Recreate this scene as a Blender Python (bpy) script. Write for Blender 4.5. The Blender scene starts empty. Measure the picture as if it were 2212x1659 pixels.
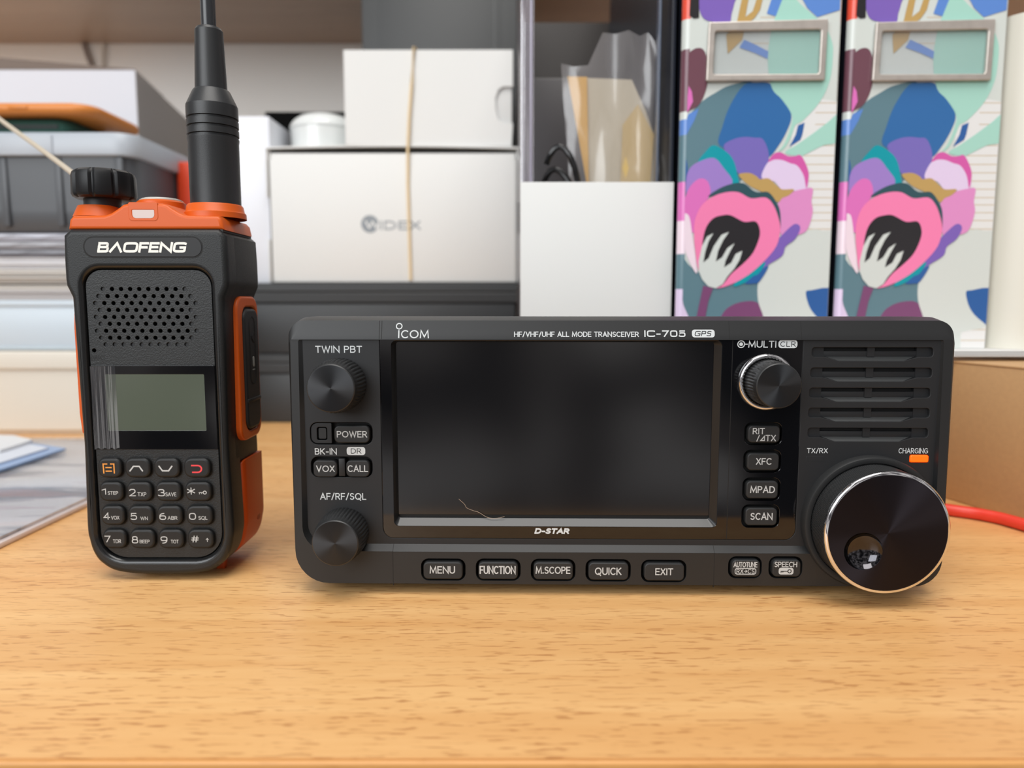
import bpy, bmesh, math, random
from mathutils import Matrix, Vector
random.seed(7)
S = bpy.context.scene
COL = S.collection
PI = math.pi
K = 0.001                                   # everything below is written in millimetres

# ------------------------------------------------------------------ camera, world, light, exposure
W_PX, H_PX, F_PX = 2212.0, 1659.0, 1597.0
CAM_H, PITCH = 89.0, math.radians(6.2)
cam = bpy.data.cameras.new('camera')
cam.sensor_width = 36.0
cam.lens = 36.0 * F_PX / W_PX
cam.clip_start, cam.clip_end = 0.01, 50
cam.dof.use_dof = True
cam.dof.focus_distance = 0.219
cam.dof.aperture_fstop = 10.5
cam_ob = bpy.data.objects.new('camera', cam)
COL.objects.link(cam_ob)
cam_ob.location = (0, 0, CAM_H * K)
cam_ob.rotation_euler = (PI / 2 - PITCH, 0, 0)
S.camera = cam_ob

S.view_settings.view_transform = 'Standard'
S.view_settings.look = 'None'
S.view_settings.exposure = 0.0
S.view_settings.gamma = 1.0
S.view_settings.use_curve_mapping = False
S.cycles.use_denoising = True
S.cycles.max_bounces = 10
S.cycles.diffuse_bounces = 5
S.cycles.glossy_bounces = 5
S.cycles.transparent_max_bounces = 12

world = bpy.data.worlds.new('room_light')
S.world = world
world.use_nodes = True
wn, wl = world.node_tree.nodes, world.node_tree.links
bg = wn['Background']
bg.inputs['Strength'].default_value = 0.36
w_tc = wn.new('ShaderNodeTexCoord')         # the unseen room around: soft patches of brighter and darker
w_nz = wn.new('ShaderNodeTexNoise')
w_nz.inputs['Scale'].default_value = 6.0
w_nz.inputs['Detail'].default_value = 1.5
w_rp = wn.new('ShaderNodeValToRGB')
w_el = w_rp.color_ramp.elements
w_el[0].position, w_el[0].color = 0.40, (0.10, 0.11, 0.13, 1)
w_el[1].position, w_el[1].color = 0.60, (2.12, 2.04, 2.02, 1)
w_e = w_el.new(0.5)
w_e.color = (0.62, 0.56, 0.55, 1)
w_mp = wn.new('ShaderNodeMapping')
w_mp.inputs['Location'].default_value = (3.3, 0.0, 0.0)
wl.new(w_tc.outputs['Generated'], w_mp.inputs['Vector'])
wl.new(w_mp.outputs['Vector'], w_nz.inputs['Vector'])
wl.new(w_nz.outputs['Fac'], w_rp.inputs['Fac'])
wl.new(w_rp.outputs['Color'], bg.inputs['Color'])


def area(name, loc, target, sx, sy, power, color):
    L = bpy.data.lights.new(name, 'AREA')
    L.shape = 'RECTANGLE'
    L.size, L.size_y = sx * K, sy * K
    L.energy = power
    L.color = color
    o = bpy.data.objects.new(name, L)
    COL.objects.link(o)
    o.location = Vector(loc) * K
    o.rotation_euler = (Vector(target) - Vector(loc)).to_track_quat('-Z', 'Y').to_euler()
    return o


area('window_light', (-900, -1150, 720), (30, 450, 150), 1300, 1000, 24, (0.94, 0.975, 1.0))
area('ceiling_light', (0, -350, 1500), (30, 200, 0), 1000, 1000, 21.5, (1.0, 0.97, 0.93))

# ------------------------------------------------------------------ pixel geometry
CP, SP = math.cos(PITCH), math.sin(PITCH)


def ray(px, py):
    u = (px - W_PX / 2) / F_PX
    v = -(py - H_PX / 2) / F_PX
    return Vector((u, CP + v * SP, -SP + v * CP))


def at(px, py, Y):                          # point of the upright plane at distance Y
    d = ray(px, py)
    t = Y / d.y
    return d.x * t, CAM_H + d.z * t


def tab(px, py, z=0.0):                     # point of the level plane at height z
    d = ray(px, py)
    t = (z - CAM_H) / d.z
    return d.x * t, d.y * t


class Frame:                                # a thing's own axes: origin and turn about z
    def __init__(self, origin, rz=0.0):
        self.o = Vector(origin)
        self.rz = rz
        self.inv = Matrix.Rotation(-rz, 3, 'Z')

    def p(self, px, py, y=0.0):
        d = self.inv @ ray(px, py)
        c = self.inv @ (Vector((0, 0, CAM_H)) - self.o)
        t = (y - c.y) / d.y
        q = c + d * t
        return q.x, q.z

    def rect(self, x0, y0, x1, y1, y=0.0):
        ym, xm = (y0 + y1) / 2, (x0 + x1) / 2
        return (self.p(x0, ym, y)[0], self.p(x1, ym, y)[0], self.p(xm, y1, y)[1], self.p(xm, y0, y)[1])


# ------------------------------------------------------------------ materials
def lin(c):
    if isinstance(c, str):
        c = [int(c[i:i + 2], 16) for i in (1, 3, 5)]
    out = []
    for v in c[:3]:
        v = v / 255.0
        out.append(v / 12.92 if v <= 0.04045 else ((v + 0.055) / 1.055) ** 2.4)
    return (out[0], out[1], out[2], 1.0)


MATS = {}


def mat(name, color, rough=0.5, metal=0.0, spec=0.5, bump=None, coat=0.0, emit=None, vary=None, aniso=0.0,
        trans=0.0, alpha=1.0, sheen=0.0, sss=0.0):
    if name in MATS:
        return MATS[name]
    m = bpy.data.materials.new(name)
    m.use_nodes = True
    nt = m.node_tree
    b = nt.nodes['Principled BSDF']
    b.inputs['Base Color'].default_value = lin(color)
    b.inputs['Roughness'].default_value = rough
    b.inputs['Metallic'].default_value = metal
    b.inputs['Specular IOR Level'].default_value = spec
    b.inputs['Coat Weight'].default_value = coat
    b.inputs['Coat Roughness'].default_value = 0.06
    b.inputs['Transmission Weight'].default_value = trans
    b.inputs['Alpha'].default_value = alpha
    b.inputs['Sheen Weight'].default_value = sheen
    if sss:
        b.inputs['Subsurface Weight'].default_value = sss
        b.inputs['Subsurface Radius'].default_value = (.002, .001, .0006)
    tc = nt.nodes.new('ShaderNodeTexCoord')
    if vary:                                # slow colour variation: (scale, amount)
        n = nt.nodes.new('ShaderNodeTexNoise')
        n.inputs['Scale'].default_value = vary[0]
        n.inputs['Detail'].default_value = 4
        nt.links.new(tc.outputs['Object'], n.inputs['Vector'])
        hs = nt.nodes.new('ShaderNodeMix')
        hs.data_type = 'RGBA'
        c = lin(color)
        k0, k1 = 1 - vary[1], 1 + vary[1]
        hs.inputs['A'].default_value = (c[0] * k0, c[1] * k0, c[2] * k0, 1)
        hs.inputs['B'].default_value = (min(1, c[0] * k1), min(1, c[1] * k1), min(1, c[2] * k1), 1)
        nt.links.new(n.outputs['Fac'], hs.inputs['Factor'])
        nt.links.new(hs.outputs['Result'], b.inputs['Base Color'])
    if bump:                                # (scale, strength, distance in mm)
        n = nt.nodes.new('ShaderNodeTexNoise')
        n.inputs['Scale'].default_value = bump[0]
        n.inputs['Detail'].default_value = 2
        nt.links.new(tc.outputs['Object'], n.inputs['Vector'])
        bp = nt.nodes.new('ShaderNodeBump')
        bp.inputs['Strength'].default_value = bump[1]
        bp.inputs['Distance'].default_value = bump[2] * K
        nt.links.new(n.outputs['Fac'], bp.inputs['Height'])
        nt.links.new(bp.outputs['Normal'], b.inputs['Normal'])
    if emit:
        b.inputs['Emission Color'].default_value = lin(emit[0])
        b.inputs['Emission Strength'].default_value = emit[1]
    if aniso:
        b.inputs['Anisotropic'].default_value = aniso
        t = nt.nodes.new('ShaderNodeTangent')
        t.direction_type = 'RADIAL'
        t.axis = 'Y'
        nt.links.new(t.outputs['Tangent'], b.inputs['Tangent'])
    MATS[name] = m
    return m


def wood(name, base, dark, light, grain_scale, fleck=0.55, rough=0.42):
    m = bpy.data.materials.new(name)
    m.use_nodes = True
    nt = m.node_tree
    N, L = nt.nodes, nt.links
    b = N['Principled BSDF']
    tc = N.new('ShaderNodeTexCoord')

    def mapping(scale, rot=(0, 0, 0)):
        mp = N.new('ShaderNodeMapping')
        mp.inputs['Scale'].default_value = scale
        mp.inputs['Rotation'].default_value = rot
        L.new(tc.outputs['Object'], mp.inputs['Vector'])
        return mp.outputs['Vector']

    def noise(vec, scale, detail=3, dist=0.0, rough_=0.5):
        n = N.new('ShaderNodeTexNoise')
        n.inputs['Scale'].default_value = scale
        n.inputs['Detail'].default_value = detail
        n.inputs['Distortion'].default_value = dist
        n.inputs['Roughness'].default_value = rough_
        L.new(vec, n.inputs['Vector'])
        return n.outputs['Fac']

    def ramp(fac, stops):
        r = N.new('ShaderNodeValToRGB')
        e = r.color_ramp.elements
        e[0].position, e[0].color = stops[0]
        e[1].position, e[1].color = stops[1]
        for s in stops[2:]:
            x = e.new(s[0])
            x.color = s[1]
        L.new(fac, r.inputs['Fac'])
        return r.outputs['Color']

    def mix(f, a, c):
        x = N.new('ShaderNodeMix')
        x.data_type = 'RGBA'
        for sock, v in ((x.inputs['Factor'], f), (x.inputs['A'], a), (x.inputs['B'], c)):
            if hasattr(v, 'links'):
                L.new(v, sock)
            else:
                sock.default_value = v
        return x.outputs['Result']

    tilt = (0, 0, math.radians(5))
    g = grain_scale
    broad = ramp(noise(mapping((0.06 * g, 1.0 * g, 1.0 * g), tilt), 60, 3, 0.6), [(0.35, (0, 0, 0, 1)), (0.72, (1, 1, 1, 1))])
    fine = ramp(noise(mapping((0.05 * g, 1.0 * g, 1.0 * g), tilt), 420, 2), [(0.42, (0, 0, 0, 1)), (0.62, (1, 1, 1, 1))])
    c = mix(broad, lin(base), lin(light))
    fm = N.new('ShaderNodeMath')
    fm.operation = 'MULTIPLY'
    L.new(fine, fm.inputs[0])
    fm.inputs[1].default_value = 0.35
    c = mix(fm.outputs[0], c, lin(base))
    dash = ramp(noise(mapping((0.13 * g, 1.0 * g, 1.0 * g), (0, 0, math.radians(-15))), 1000, 2, 0.2, 0.55), [(0.565, (0, 0, 0, 1)), (0.635, (1, 1, 1, 1))])
    patch = ramp(noise(mapping((0.5 * g, 1.0 * g, 1.0 * g), tilt), 26, 2), [(0.3, (.35, .35, .35, 1)), (0.65, (1, 1, 1, 1))])
    dm = N.new('ShaderNodeMath')
    dm.operation = 'MULTIPLY'
    L.new(dash, dm.inputs[0])
    L.new(patch, dm.inputs[1])
    dm2 = N.new('ShaderNodeMath')
    dm2.operation = 'MULTIPLY'
    L.new(dm.outputs[0], dm2.inputs[0])
    dm2.inputs[1].default_value = fleck
    c = mix(dm2.outputs[0], c, lin(dark))
    L.new(c, b.inputs['Base Color'])
    b.inputs['Roughness'].default_value = rough
    bp = N.new('ShaderNodeBump')
    bp.inputs['Strength'].default_value = 0.25
    bp.inputs['Distance'].default_value = 0.05 * K
    bp.invert = True
    L.new(dash, bp.inputs['Height'])
    L.new(bp.outputs['Normal'], b.inputs['Normal'])
    return m


def clear_film(name, tint, gloss=0.12, rough=0.15, body=0.15):
    m = bpy.data.materials.new(name)
    m.use_nodes = True
    N, L = m.node_tree.nodes, m.node_tree.links
    out = N['Material Output']
    b = N['Principled BSDF']
    b.inputs['Base Color'].default_value = lin(tint)
    b.inputs['Roughness'].default_value = rough
    t = N.new('ShaderNodeBsdfTransparent')
    t.inputs['Color'].default_value = (0.94, 0.94, 0.95, 1)
    x = N.new('ShaderNodeMixShader')
    x.inputs['Fac'].default_value = body
    L.new(t.outputs[0], x.inputs[1])
    L.new(b.outputs[0], x.inputs[2])
    g = N.new('ShaderNodeBsdfGlossy')
    g.inputs['Roughness'].default_value = rough
    x2 = N.new('ShaderNodeMixShader')
    x2.inputs['Fac'].default_value = gloss
    L.new(x.outputs[0], x2.inputs[1])
    L.new(g.outputs[0], x2.inputs[2])
    L.new(x2.outputs[0], out.inputs['Surface'])
    MATS[name] = m
    return m


# ------------------------------------------------------------------ mesh builder
FRONT = Matrix(((1, 0, 0, 0), (0, 0, -1, 0), (0, 1, 0, 0), (0, 0, 0, 1)))     # drawing plane -> faces the viewer
RIGHT = Matrix(((0, 0, 1, 0), (1, 0, 0, 0), (0, 1, 0, 0), (0, 0, 0, 1)))      # (depth, height) -> faces +x
LEFT = Matrix(((0, 0, -1, 0), (-1, 0, 0, 0), (0, 1, 0, 0), (0, 0, 0, 1)))


def rr(x0, x1, z0, z1, r=1.0, n=5, bx=()):
    """rounded rectangle, clockwise from the left side; r one radius or (tl, tr, br, bl); bx extra x on the bottom"""
    if not hasattr(r, '__len__'):
        r = (r,) * 4
    pts = []
    for (cx, cz, rad, a0) in ((x0 + r[0], z1 - r[0], r[0], 180), (x1 - r[1], z1 - r[1], r[1], 90),
                              (x1 - r[2], z0 + r[2], r[2], 0), (x0 + r[3], z0 + r[3], r[3], -90)):
        if a0 == -90:
            for x in sorted(bx, reverse=True):
                pts.append((x, z0))
        for i in range(n + 1):
            a = math.radians(a0 - 90.0 * i / n)
            pts.append((cx + rad * math.cos(a), cz + rad * math.sin(a)))
    return pts


def circ(cx, cz, r, n=24):
    return [(cx + r * math.cos(2 * PI * i / n), cz + r * math.sin(2 * PI * i / n)) for i in range(n)]


def smooth(pts, k=4):
    n, out = len(pts), []
    for i in range(n):
        p0, p1, p2, p3 = pts[i - 1], pts[i], pts[(i + 1) % n], pts[(i + 2) % n]
        for j in range(k):
            t = j / k
            out.append(tuple(0.5 * (2 * b + (c - a) * t + (2 * a - 5 * b + 4 * c - d) * t * t + (3 * b - a - 3 * c + d) * t ** 3)
                             for a, b, c, d in zip(p0, p1, p2, p3)))
    return out


def curve_mesh(outlines, thick, bevel=0.0, res=2):
    c = bpy.data.curves.new('tmp', 'CURVE')
    c.dimensions = '2D'
    c.fill_mode = 'BOTH'
    c.extrude = max(thick / 2 - bevel, 0.0001)
    c.bevel_depth = bevel
    c.offset = -bevel
    c.bevel_resolution = res
    for pts in outlines:
        s = c.splines.new('POLY')
        s.points.add(len(pts) - 1)
        for p, q in zip(s.points, pts):
            p.co = (q[0], q[1], 0, 1)
        s.use_cyclic_u = True
    o = bpy.data.objects.new('tmp', c)
    me = bpy.data.meshes.new_from_object(o)
    bpy.data.objects.remove(o)
    bpy.data.curves.remove(c)
    return me


def arc_pts(cx, cy, rx, ry, a0, a1, k=2.0):
    n = max(4, int(abs(a1 - a0) / 15))
    out = []
    for i in range(n + 1):
        a = math.radians(a0 + (a1 - a0) * i / n)
        c, s_ = math.cos(a), math.sin(a)
        out.append((cx + rx * math.copysign(abs(c) ** (2 / k), c), cy + ry * math.copysign(abs(s_) ** (2 / k), s_)))
    return out


def glyph(ch, k):
    """plain one-stroke lettering on a unit height: width and strokes; k 2 is round, higher is squarer"""
    A = lambda *a: arc_pts(*a, k)
    g = {
        'A': (.7, [[(0, 0), (.35, 1), (.7, 0)], [(.13, .33), (.57, .33)]]), 'Λ': (.7, [[(0, 0), (.38, 1), (.7, 0)]]),
        'B': (.58, [[(0, 0), (0, 1)], [(0, 1), (.3, 1)] + A(.3, .765, .24, .235, 90, -90) + [(0, .53)], [(.3, .53)] + A(.31, .265, .27, .265, 90, -90) + [(0, 0)]]),
        'C': (.66, [A(.38, .5, .38, .5, 52, 308)]),
        'D': (.68, [[(0, 0), (0, 1)], [(0, 1), (.26, 1)] + A(.26, .5, .42, .5, 90, -90) + [(0, 0)]]),
        'E': (.5, [[(.5, 1), (0, 1), (0, 0), (.5, 0)], [(0, .52), (.45, .52)]]), 'F': (.48, [[(.48, 1), (0, 1), (0, 0)], [(0, .5), (.43, .5)]]),
        'G': (.7, [A(.38, .5, .38, .5, 50, 300) + [(.7, .12), (.7, .47), (.42, .47)]]),
        'H': (.66, [[(0, 0), (0, 1)], [(.66, 0), (.66, 1)], [(0, .52), (.66, .52)]]), 'I': (.02, [[(.01, 0), (.01, 1)]]),
        'K': (.58, [[(0, 0), (0, 1)], [(.54, 1), (0, .44)], [(.15, .58), (.58, 0)]]), 'L': (.46, [[(0, 1), (0, 0), (.46, 0)]]),
        'M': (.84, [[(0, 0), (.07, 1), (.42, .12), (.77, 1), (.84, 0)]]), 'N': (.68, [[(0, 0), (0, 1), (.68, 0), (.68, 1)]]),
        'O': (.82, [A(.41, .5, .41, .5, 90, 450)]), 'P': (.54, [[(0, 0), (0, 1)], [(0, 1), (.28, 1)] + A(.28, .735, .26, .265, 90, -90) + [(0, .47)]]),
        'Q': (.82, [A(.41, .5, .41, .5, 90, 450), [(.5, .16), (.76, -.16)]]),
        'R': (.58, [[(0, 0), (0, 1)], [(0, 1), (.28, 1)] + A(.28, .735, .26, .265, 90, -90) + [(0, .47)], [(.27, .47), (.58, 0)]]),
        'S': (.52, [A(.27, .755, .24, .245, 38, 270) + A(.25, .255, .26, .255, 90, -145)[1:]]), 'T': (.58, [[(0, 1), (.58, 1)], [(.29, 1), (.29, 0)]]),
        'U': (.64, [[(0, 1), (0, .34)] + A(.32, .34, .32, .34, 180, 360) + [(.64, 1)]]), 'V': (.66, [[(0, 1), (.33, 0), (.66, 1)]]),
        'W': (.98, [[(0, 1), (.24, 0), (.49, .96), (.74, 0), (.98, 1)]]), 'X': (.6, [[(0, 0), (.58, 1)], [(.02, 1), (.6, 0)]]),
        '0': (.6, [A(.3, .5, .3, .5, 90, 450)]), '1': (.24, [[(0, .8), (.24, 1), (.24, 0)]]),
        '2': (.54, [A(.27, .715, .26, .285, 165, -30) + [(0, 0), (.54, 0)]]), '3': (.52, [A(.25, .76, .24, .24, 150, -90), A(.25, .26, .27, .26, 90, -150)]),
        '4': (.6, [[(.44, 0), (.44, 1), (0, .27), (.6, .27)]]), '5': (.54, [[(.5, 1), (.07, 1), (.04, .54)] + A(.26, .32, .28, .32, 125, -145)]),
        '6': (.56, [A(.28, .3, .28, .3, 90, 450), A(.52, .3, .52, .70, 96, 180)]), '7': (.54, [[(0, 1), (.54, 1), (.17, 0)]]),
        '8': (.56, [A(.28, .76, .23, .24, 90, 450), A(.28, .265, .28, .265, 90, 450)]), '9': (.56, [A(.28, .7, .28, .3, 90, 450), A(.04, .7, .52, .7, -84, 0)]),
        '/': (.36, [[(0, -.06), (.36, 1.04)]]), '-': (.34, [[(.02, .4), (.32, .4)]]), '.': (.1, [[(.0, .04), (.1, .04)]]), ' ': (.2, []),
        '#': (.7, [[(.14, 0), (.28, 1)], [(.44, 0), (.58, 1)], [(.02, .34), (.66, .34)], [(.06, .68), (.7, .68)]]),
        '*': (.8, [[(.4, 0), (.4, 1)], [(0, .22), (.8, .78)], [(0, .78), (.8, .22)]]),
        '→': (.6, [[(0, .5), (.6, .5)], [(.34, .8), (.6, .5), (.34, .2)]]), '↑': (.6, [[(.3, 0), (.3, 1)], [(0, .62), (.3, 1), (.6, .62)]]),
    }
    return g[ch]


def ribbon(bm, P, w, lift=0.0):
    """flat stroke of width w along P with mitred joints"""
    P = [Vector(p) for p in P]
    Q = [P[0]]
    for p in P[1:]:
        if (p - Q[-1]).length > 1e-4:
            Q.append(p)
    closed = len(Q) > 3 and (Q[0] - Q[-1]).length < 1e-3
    if closed:
        Q.pop()
    n = len(Q)
    if n < 2:
        return
    rows = []
    for i, p in enumerate(Q):
        a = Q[i - 1] if (closed or i > 0) else None
        b = Q[(i + 1) % n] if (closed or i < n - 1) else None
        d0 = (p - a).normalized() if a is not None else None
        d1 = (b - p).normalized() if b is not None else None
        d = d1 if d0 is None else (d0 if d1 is None else (d0 + d1))
        d = d.normalized() if d.length > 1e-6 else d0
        nn = Vector((-d.y, d.x))
        ref = d0 if d0 is not None else d1
        c = max(.38, abs(nn.dot(Vector((-ref.y, ref.x)))))
        q = p.copy()
        if not closed and i == 0:
            q = p - d1 * w * .5
        if not closed and i == n - 1:
            q = p + d0 * w * .5
        rows.append((bm.verts.new((q.x + nn.x * w / 2 / c, q.y + nn.y * w / 2 / c, lift)), bm.verts.new((q.x - nn.x * w / 2 / c, q.y - nn.y * w / 2 / c, lift))))
    for i in range(n if closed else n - 1):
        a, b = rows[i], rows[(i + 1) % n]
        bm.faces.new((a[0], a[1], b[1], b[0]))


def stroke_text(body, rect, weight, shear=0.0, k=2.0, space=.25):
    x, items = 0.0, []
    for ch in body:
        wd, st = glyph(ch, k)
        items.append((x, st))
        x += wd + space
    x -= space
    x0, x1, z0, z1 = rect
    w = weight * (z1 - z0)
    hh_ = (z1 - z0) - w
    sx = ((x1 - x0) - w - shear * hh_) / max(x, .05)
    bm = bmesh.new()
    lift = 0.0
    for ox, st in items:
        for pl in st:
            lift = (lift + .004) % .013
            ribbon(bm, [(x0 + w / 2 + (ox + px) * sx + shear * py * hh_, z0 + w / 2 + py * hh_) for px, py in pl], w, lift)
    return bm


class MB:
    def __init__(self):
        self.bm = bmesh.new()
        self.mi = 0

    def _merge(self, src, M=None):
        if isinstance(src, bpy.types.Mesh):
            b2 = bmesh.new()
            b2.from_mesh(src)
            bpy.data.meshes.remove(src)
        else:
            b2 = src
        if M is not None:
            bmesh.ops.transform(b2, matrix=M, verts=b2.verts)
        vm = {v: self.bm.verts.new(v.co) for v in b2.verts}
        for f in b2.faces:
            try:
                nf = self.bm.faces.new([vm[v] for v in f.verts])
                nf.material_index = self.mi
            except ValueError:
                pass
        b2.free()
        return self

    def box(self, x0, x1, y0, y1, z0, z1, b=0.0, seg=2, M=None):
        b2 = bmesh.new()
        bmesh.ops.create_cube(b2, size=1.0)
        for v in b2.verts:
            v.co = Vector((x0 + (v.co.x + .5) * (x1 - x0), y0 + (v.co.y + .5) * (y1 - y0), z0 + (v.co.z + .5) * (z1 - z0)))
        if b > 0:
            bmesh.ops.bevel(b2, geom=b2.edges[:], offset=b, segments=seg, profile=0.5, affect='EDGES')
        return self._merge(b2, M)

    def panel(self, outlines, yf, th, bevel=0.0, res=2, M=FRONT, off=(0, 0)):
        """plate cut to the outlines (first outer, rest holes); its face lies at depth yf, thickness th goes away from the viewer"""
        me = curve_mesh(outlines, th, bevel, res)
        if M is FRONT:
            T = Matrix.Translation((off[0], yf + th / 2, off[1]))
        elif M is RIGHT:
            T = Matrix.Translation((yf - th / 2, off[0], off[1]))
        elif M is LEFT:
            T = Matrix.Translation((yf + th / 2, off[0], off[1]))
        else:
            T = Matrix.Identity(4)
        return self._merge(me, T @ M)

    def flat(self, outlines, M):            # plate lying in any plane, M places the drawing plane
        return self._merge(curve_mesh(outlines, 0.06), M)

    def text(self, body, rect, yf, bold=0.0, shear=0.0, space=.25, M=None, k=2.0):
        if M is None:
            M = Matrix.Translation((0, yf, 0)) @ FRONT
        return self._merge(stroke_text(body, rect, .13 + bold * 2.2, shear, k, space), M)

    def loft(self, loops, cap0=False, cap1=False, closed=True, skip=None):
        b2 = bmesh.new()
        rows = [[b2.verts.new(p) for p in lp] for lp in loops]
        n = len(loops[0])
        for a, b in zip(rows, rows[1:]):
            for i in range(n if closed else n - 1):
                j = (i + 1) % n
                q = [a[i], a[j], b[j], b[i]]
                if skip and skip(sum((v.co for v in q), Vector()) / 4):
                    continue
                try:
                    b2.faces.new(q)
                except ValueError:
                    pass
        if cap0:
            b2.faces.new(rows[0][::-1])
        if cap1:
            b2.faces.new(rows[-1])
        bmesh.ops.recalc_face_normals(b2, faces=b2.faces)
        return self._merge(b2)

    def lathe(self, prof, origin, axis='Z', n=48, mod=None, cap0=True, cap1=True):
        """prof: (radius, height) pairs; axis Z turns upright, Y turns towards the viewer (height = distance in front)"""
        loops = []
        for r, h in prof:
            lp = []
            for i in range(n):
                a = 2 * PI * i / n
                q = r + (mod(a, r, h) if mod else 0)
                x, y = q * math.cos(a), q * math.sin(a)
                lp.append(Vector((x, y, h)) + Vector(origin) if axis == 'Z' else
                          (Vector((x, -h, y)) + Vector(origin) if axis == 'Y' else Vector((h, x, y)) + Vector(origin)))
            loops.append(lp)
        return self.loft(loops, cap0, cap1)

    def tube(self, pts, r, n=10, taper=None):
        P = [Vector(p) for p in pts]
        loops = []
        for i, p in enumerate(P):
            t = (P[min(i + 1, len(P) - 1)] - P[max(i - 1, 0)]).normalized()
            u = t.cross(Vector((0.13, 0.2, 1))).normalized()
            w = t.cross(u).normalized()
            q = r * (taper(i / (len(P) - 1)) if taper else 1)
            loops.append([p + q * (u * math.cos(2 * PI * k / n) + w * math.sin(2 * PI * k / n)) for k in range(n)])
        return self.loft(loops, True, True)

    def build(self, name, m, parent=None, angle=32, loc=None):
        me = bpy.data.meshes.new(name)
        if len(self.bm.verts):
            bmesh.ops.scale(self.bm, vec=(K, K, K), verts=self.bm.verts)
        self.bm.to_mesh(me)
        self.bm.free()
        for q in (m if isinstance(m, (list, tuple)) else [m]):
            me.materials.append(q)
        if len(me.polygons):
            me.polygons.foreach_set('use_smooth', [True] * len(me.polygons))
            me.set_sharp_from_angle(angle=math.radians(angle))
        o = bpy.data.objects.new(name, me)
        COL.objects.link(o)
        if parent is not None:
            o.parent = parent
        if loc:
            o.location = Vector(loc) * K
        return o


def spline(pts, k=10):
    P = [Vector(p) for p in pts]
    P = [2 * P[0] - P[1]] + P + [2 * P[-1] - P[-2]]
    out = []
    for i in range(1, len(P) - 2):
        for j in range(k):
            t = j / k
            a, b, c, d = P[i - 1:i + 3]
            out.append(0.5 * (2 * b + (c - a) * t + (2 * a - 5 * b + 4 * c - d) * t * t + (3 * b - a - 3 * c + d) * t ** 3))
    out.append(P[-2])
    return out


def thing(name, label, cat, loc=(0, 0, 0), rz=0.0, group=None):
    o = bpy.data.objects.new(name, None)
    o.empty_display_size = 0.01
    COL.objects.link(o)
    o.location = Vector(loc) * K
    o.rotation_euler = (0, 0, rz)
    return tag(o, label, cat, group)


def tag(o, label, cat, group=None):
    o['label'] = label
    o['category'] = cat
    if group:
        o['group'] = group
    return o


def copy_tree(o, parent=None):
    c = o.copy()
    COL.objects.link(c)
    c.parent = parent
    for ch in list(o.children):
        copy_tree(ch, c)
    return c


# ------------------------------------------------------------------ materials used all over
BEECH = wood('beech_laminate', '#d8a367', '#a56a38', '#e8bb80', 1.0, .7)
BEECH_EDGE = wood('beech_edge', '#c98f50', '#a8713a', '#d8a262', 0.8, 0.3)
SHELFWOOD = wood('shelf_wood', '#a68f7c', '#8a7462', '#b7a08c', 0.35, 0.25)
WHITE_CARD = mat('white_card', '#d7d8d6', 0.6, bump=(900, 0.05, 0.05))
BLACK_SHELL = mat('black_shell', '#17191a', 0.46, spec=.4, bump=(2600, 0.55, 0.10))
BLACK_GRAIN = mat('black_grained', '#17191a', 0.44, spec=.45, bump=(2300, 0.7, 0.12))
BLACK_MATTE = mat('black_matte', '#1d1e20', 0.5, spec=.4, bump=(6000, 0.12, 0.03))
BLACK_FRAME = mat('black_frame', '#1e1f20', 0.45, spec=.45, bump=(6000, 0.12, 0.03))
BLACK_DEEP = mat('black_deep', '#060606', 0.7)
BLACK_GLOSS = mat('black_gloss', '#08080a', 0.06, coat=0.3)
BLACK_RUBBER = mat('black_rubber', '#222324', 0.55, spec=.4)
KEY_BLACK = mat('key_black', '#131415', 0.5, spec=.4)
KNOB_SIDE = mat('knob_side', '#252627', 0.42)
KNOB_FACE = mat('knob_face', '#3a3b3d', 0.42, metal=0.9, aniso=0.9)
DIAL_FACE = mat('dial_face', '#2d2a2f', 0.42, metal=0.95, aniso=0.92)
CHROME = mat('chrome', '#e6e6e8', 0.07, metal=1.0)
ORANGE = mat('orange_plastic', '#cb560e', 0.42, spec=.4)
ORANGE_D = mat('orange_plastic_side', '#b8460f', 0.44, spec=.4)
PRINT = mat('white_print', '#c6cacb', 0.5)
PRINT_GREY = mat('key_print', '#b6b8b8', 0.5)
LED_ON = mat('led_orange', '#e05a08', 0.4, emit=('#ff4600', 1.7))

# ------------------------------------------------------------------ desk, wall, shelf
deskE = thing('desk', 'beech laminate desk top with fine grain that everything stands on', 'desk')
X0, X1, YF, YB = -900, 900, tab(1106, 1637)[1], 850
MB().box(X0, X1, YF, YB, -25, 0).build('desktop', BEECH, deskE)
MB().panel([rr(X0, X1, -25, -0.02, 0.6)], YF - 1.4, 1.4, 0.6).build('edge_band', BEECH_EDGE, deskE)

fl_ = MB().box(-1300, 1300, -1700, 870, -760, -735).build('floor', mat('floor_grey', '#8d8a86', .6))
fl_['kind'] = 'structure'
for sx in (-880, 855):
    MB().box(sx, sx + 25, YF + 60, YB - 20, -735, -25.2, 1).build('leg', BEECH_EDGE, deskE)
wall = MB().box(-1300, 1300, 850, 870, -760, 900).build('wall_back', mat('wall_paint', '#efebe5', 0.8, bump=(300, 0.1, 0.1)))
wall['kind'] = 'structure'

SH_Z = at(400, 95, 850)[1]
sh = thing('shelf', 'brownish wooden shelf board high on the wall above the boxes', 'shelf', (0, 740, SH_Z))
MB().box(-900, 700, -62, 109.5, 0, 19, 0.5).build('board', SHELFWOOD, sh)

# ------------------------------------------------------------------ desktop transceiver
RX = at(1342, 1000, 220)[0]
FR = Frame((RX, 220, 0), math.radians(-0.9))
rig = thing('radio_transceiver', 'black desktop radio with big tuning dial and dark screen standing on the desk',
            'radio', (RX, 220, 0), FR.rz)


def avgx(a, b, y=0.0):
    return (FR.p(*a, y)[0] + FR.p(*b, y)[0]) / 2


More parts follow.
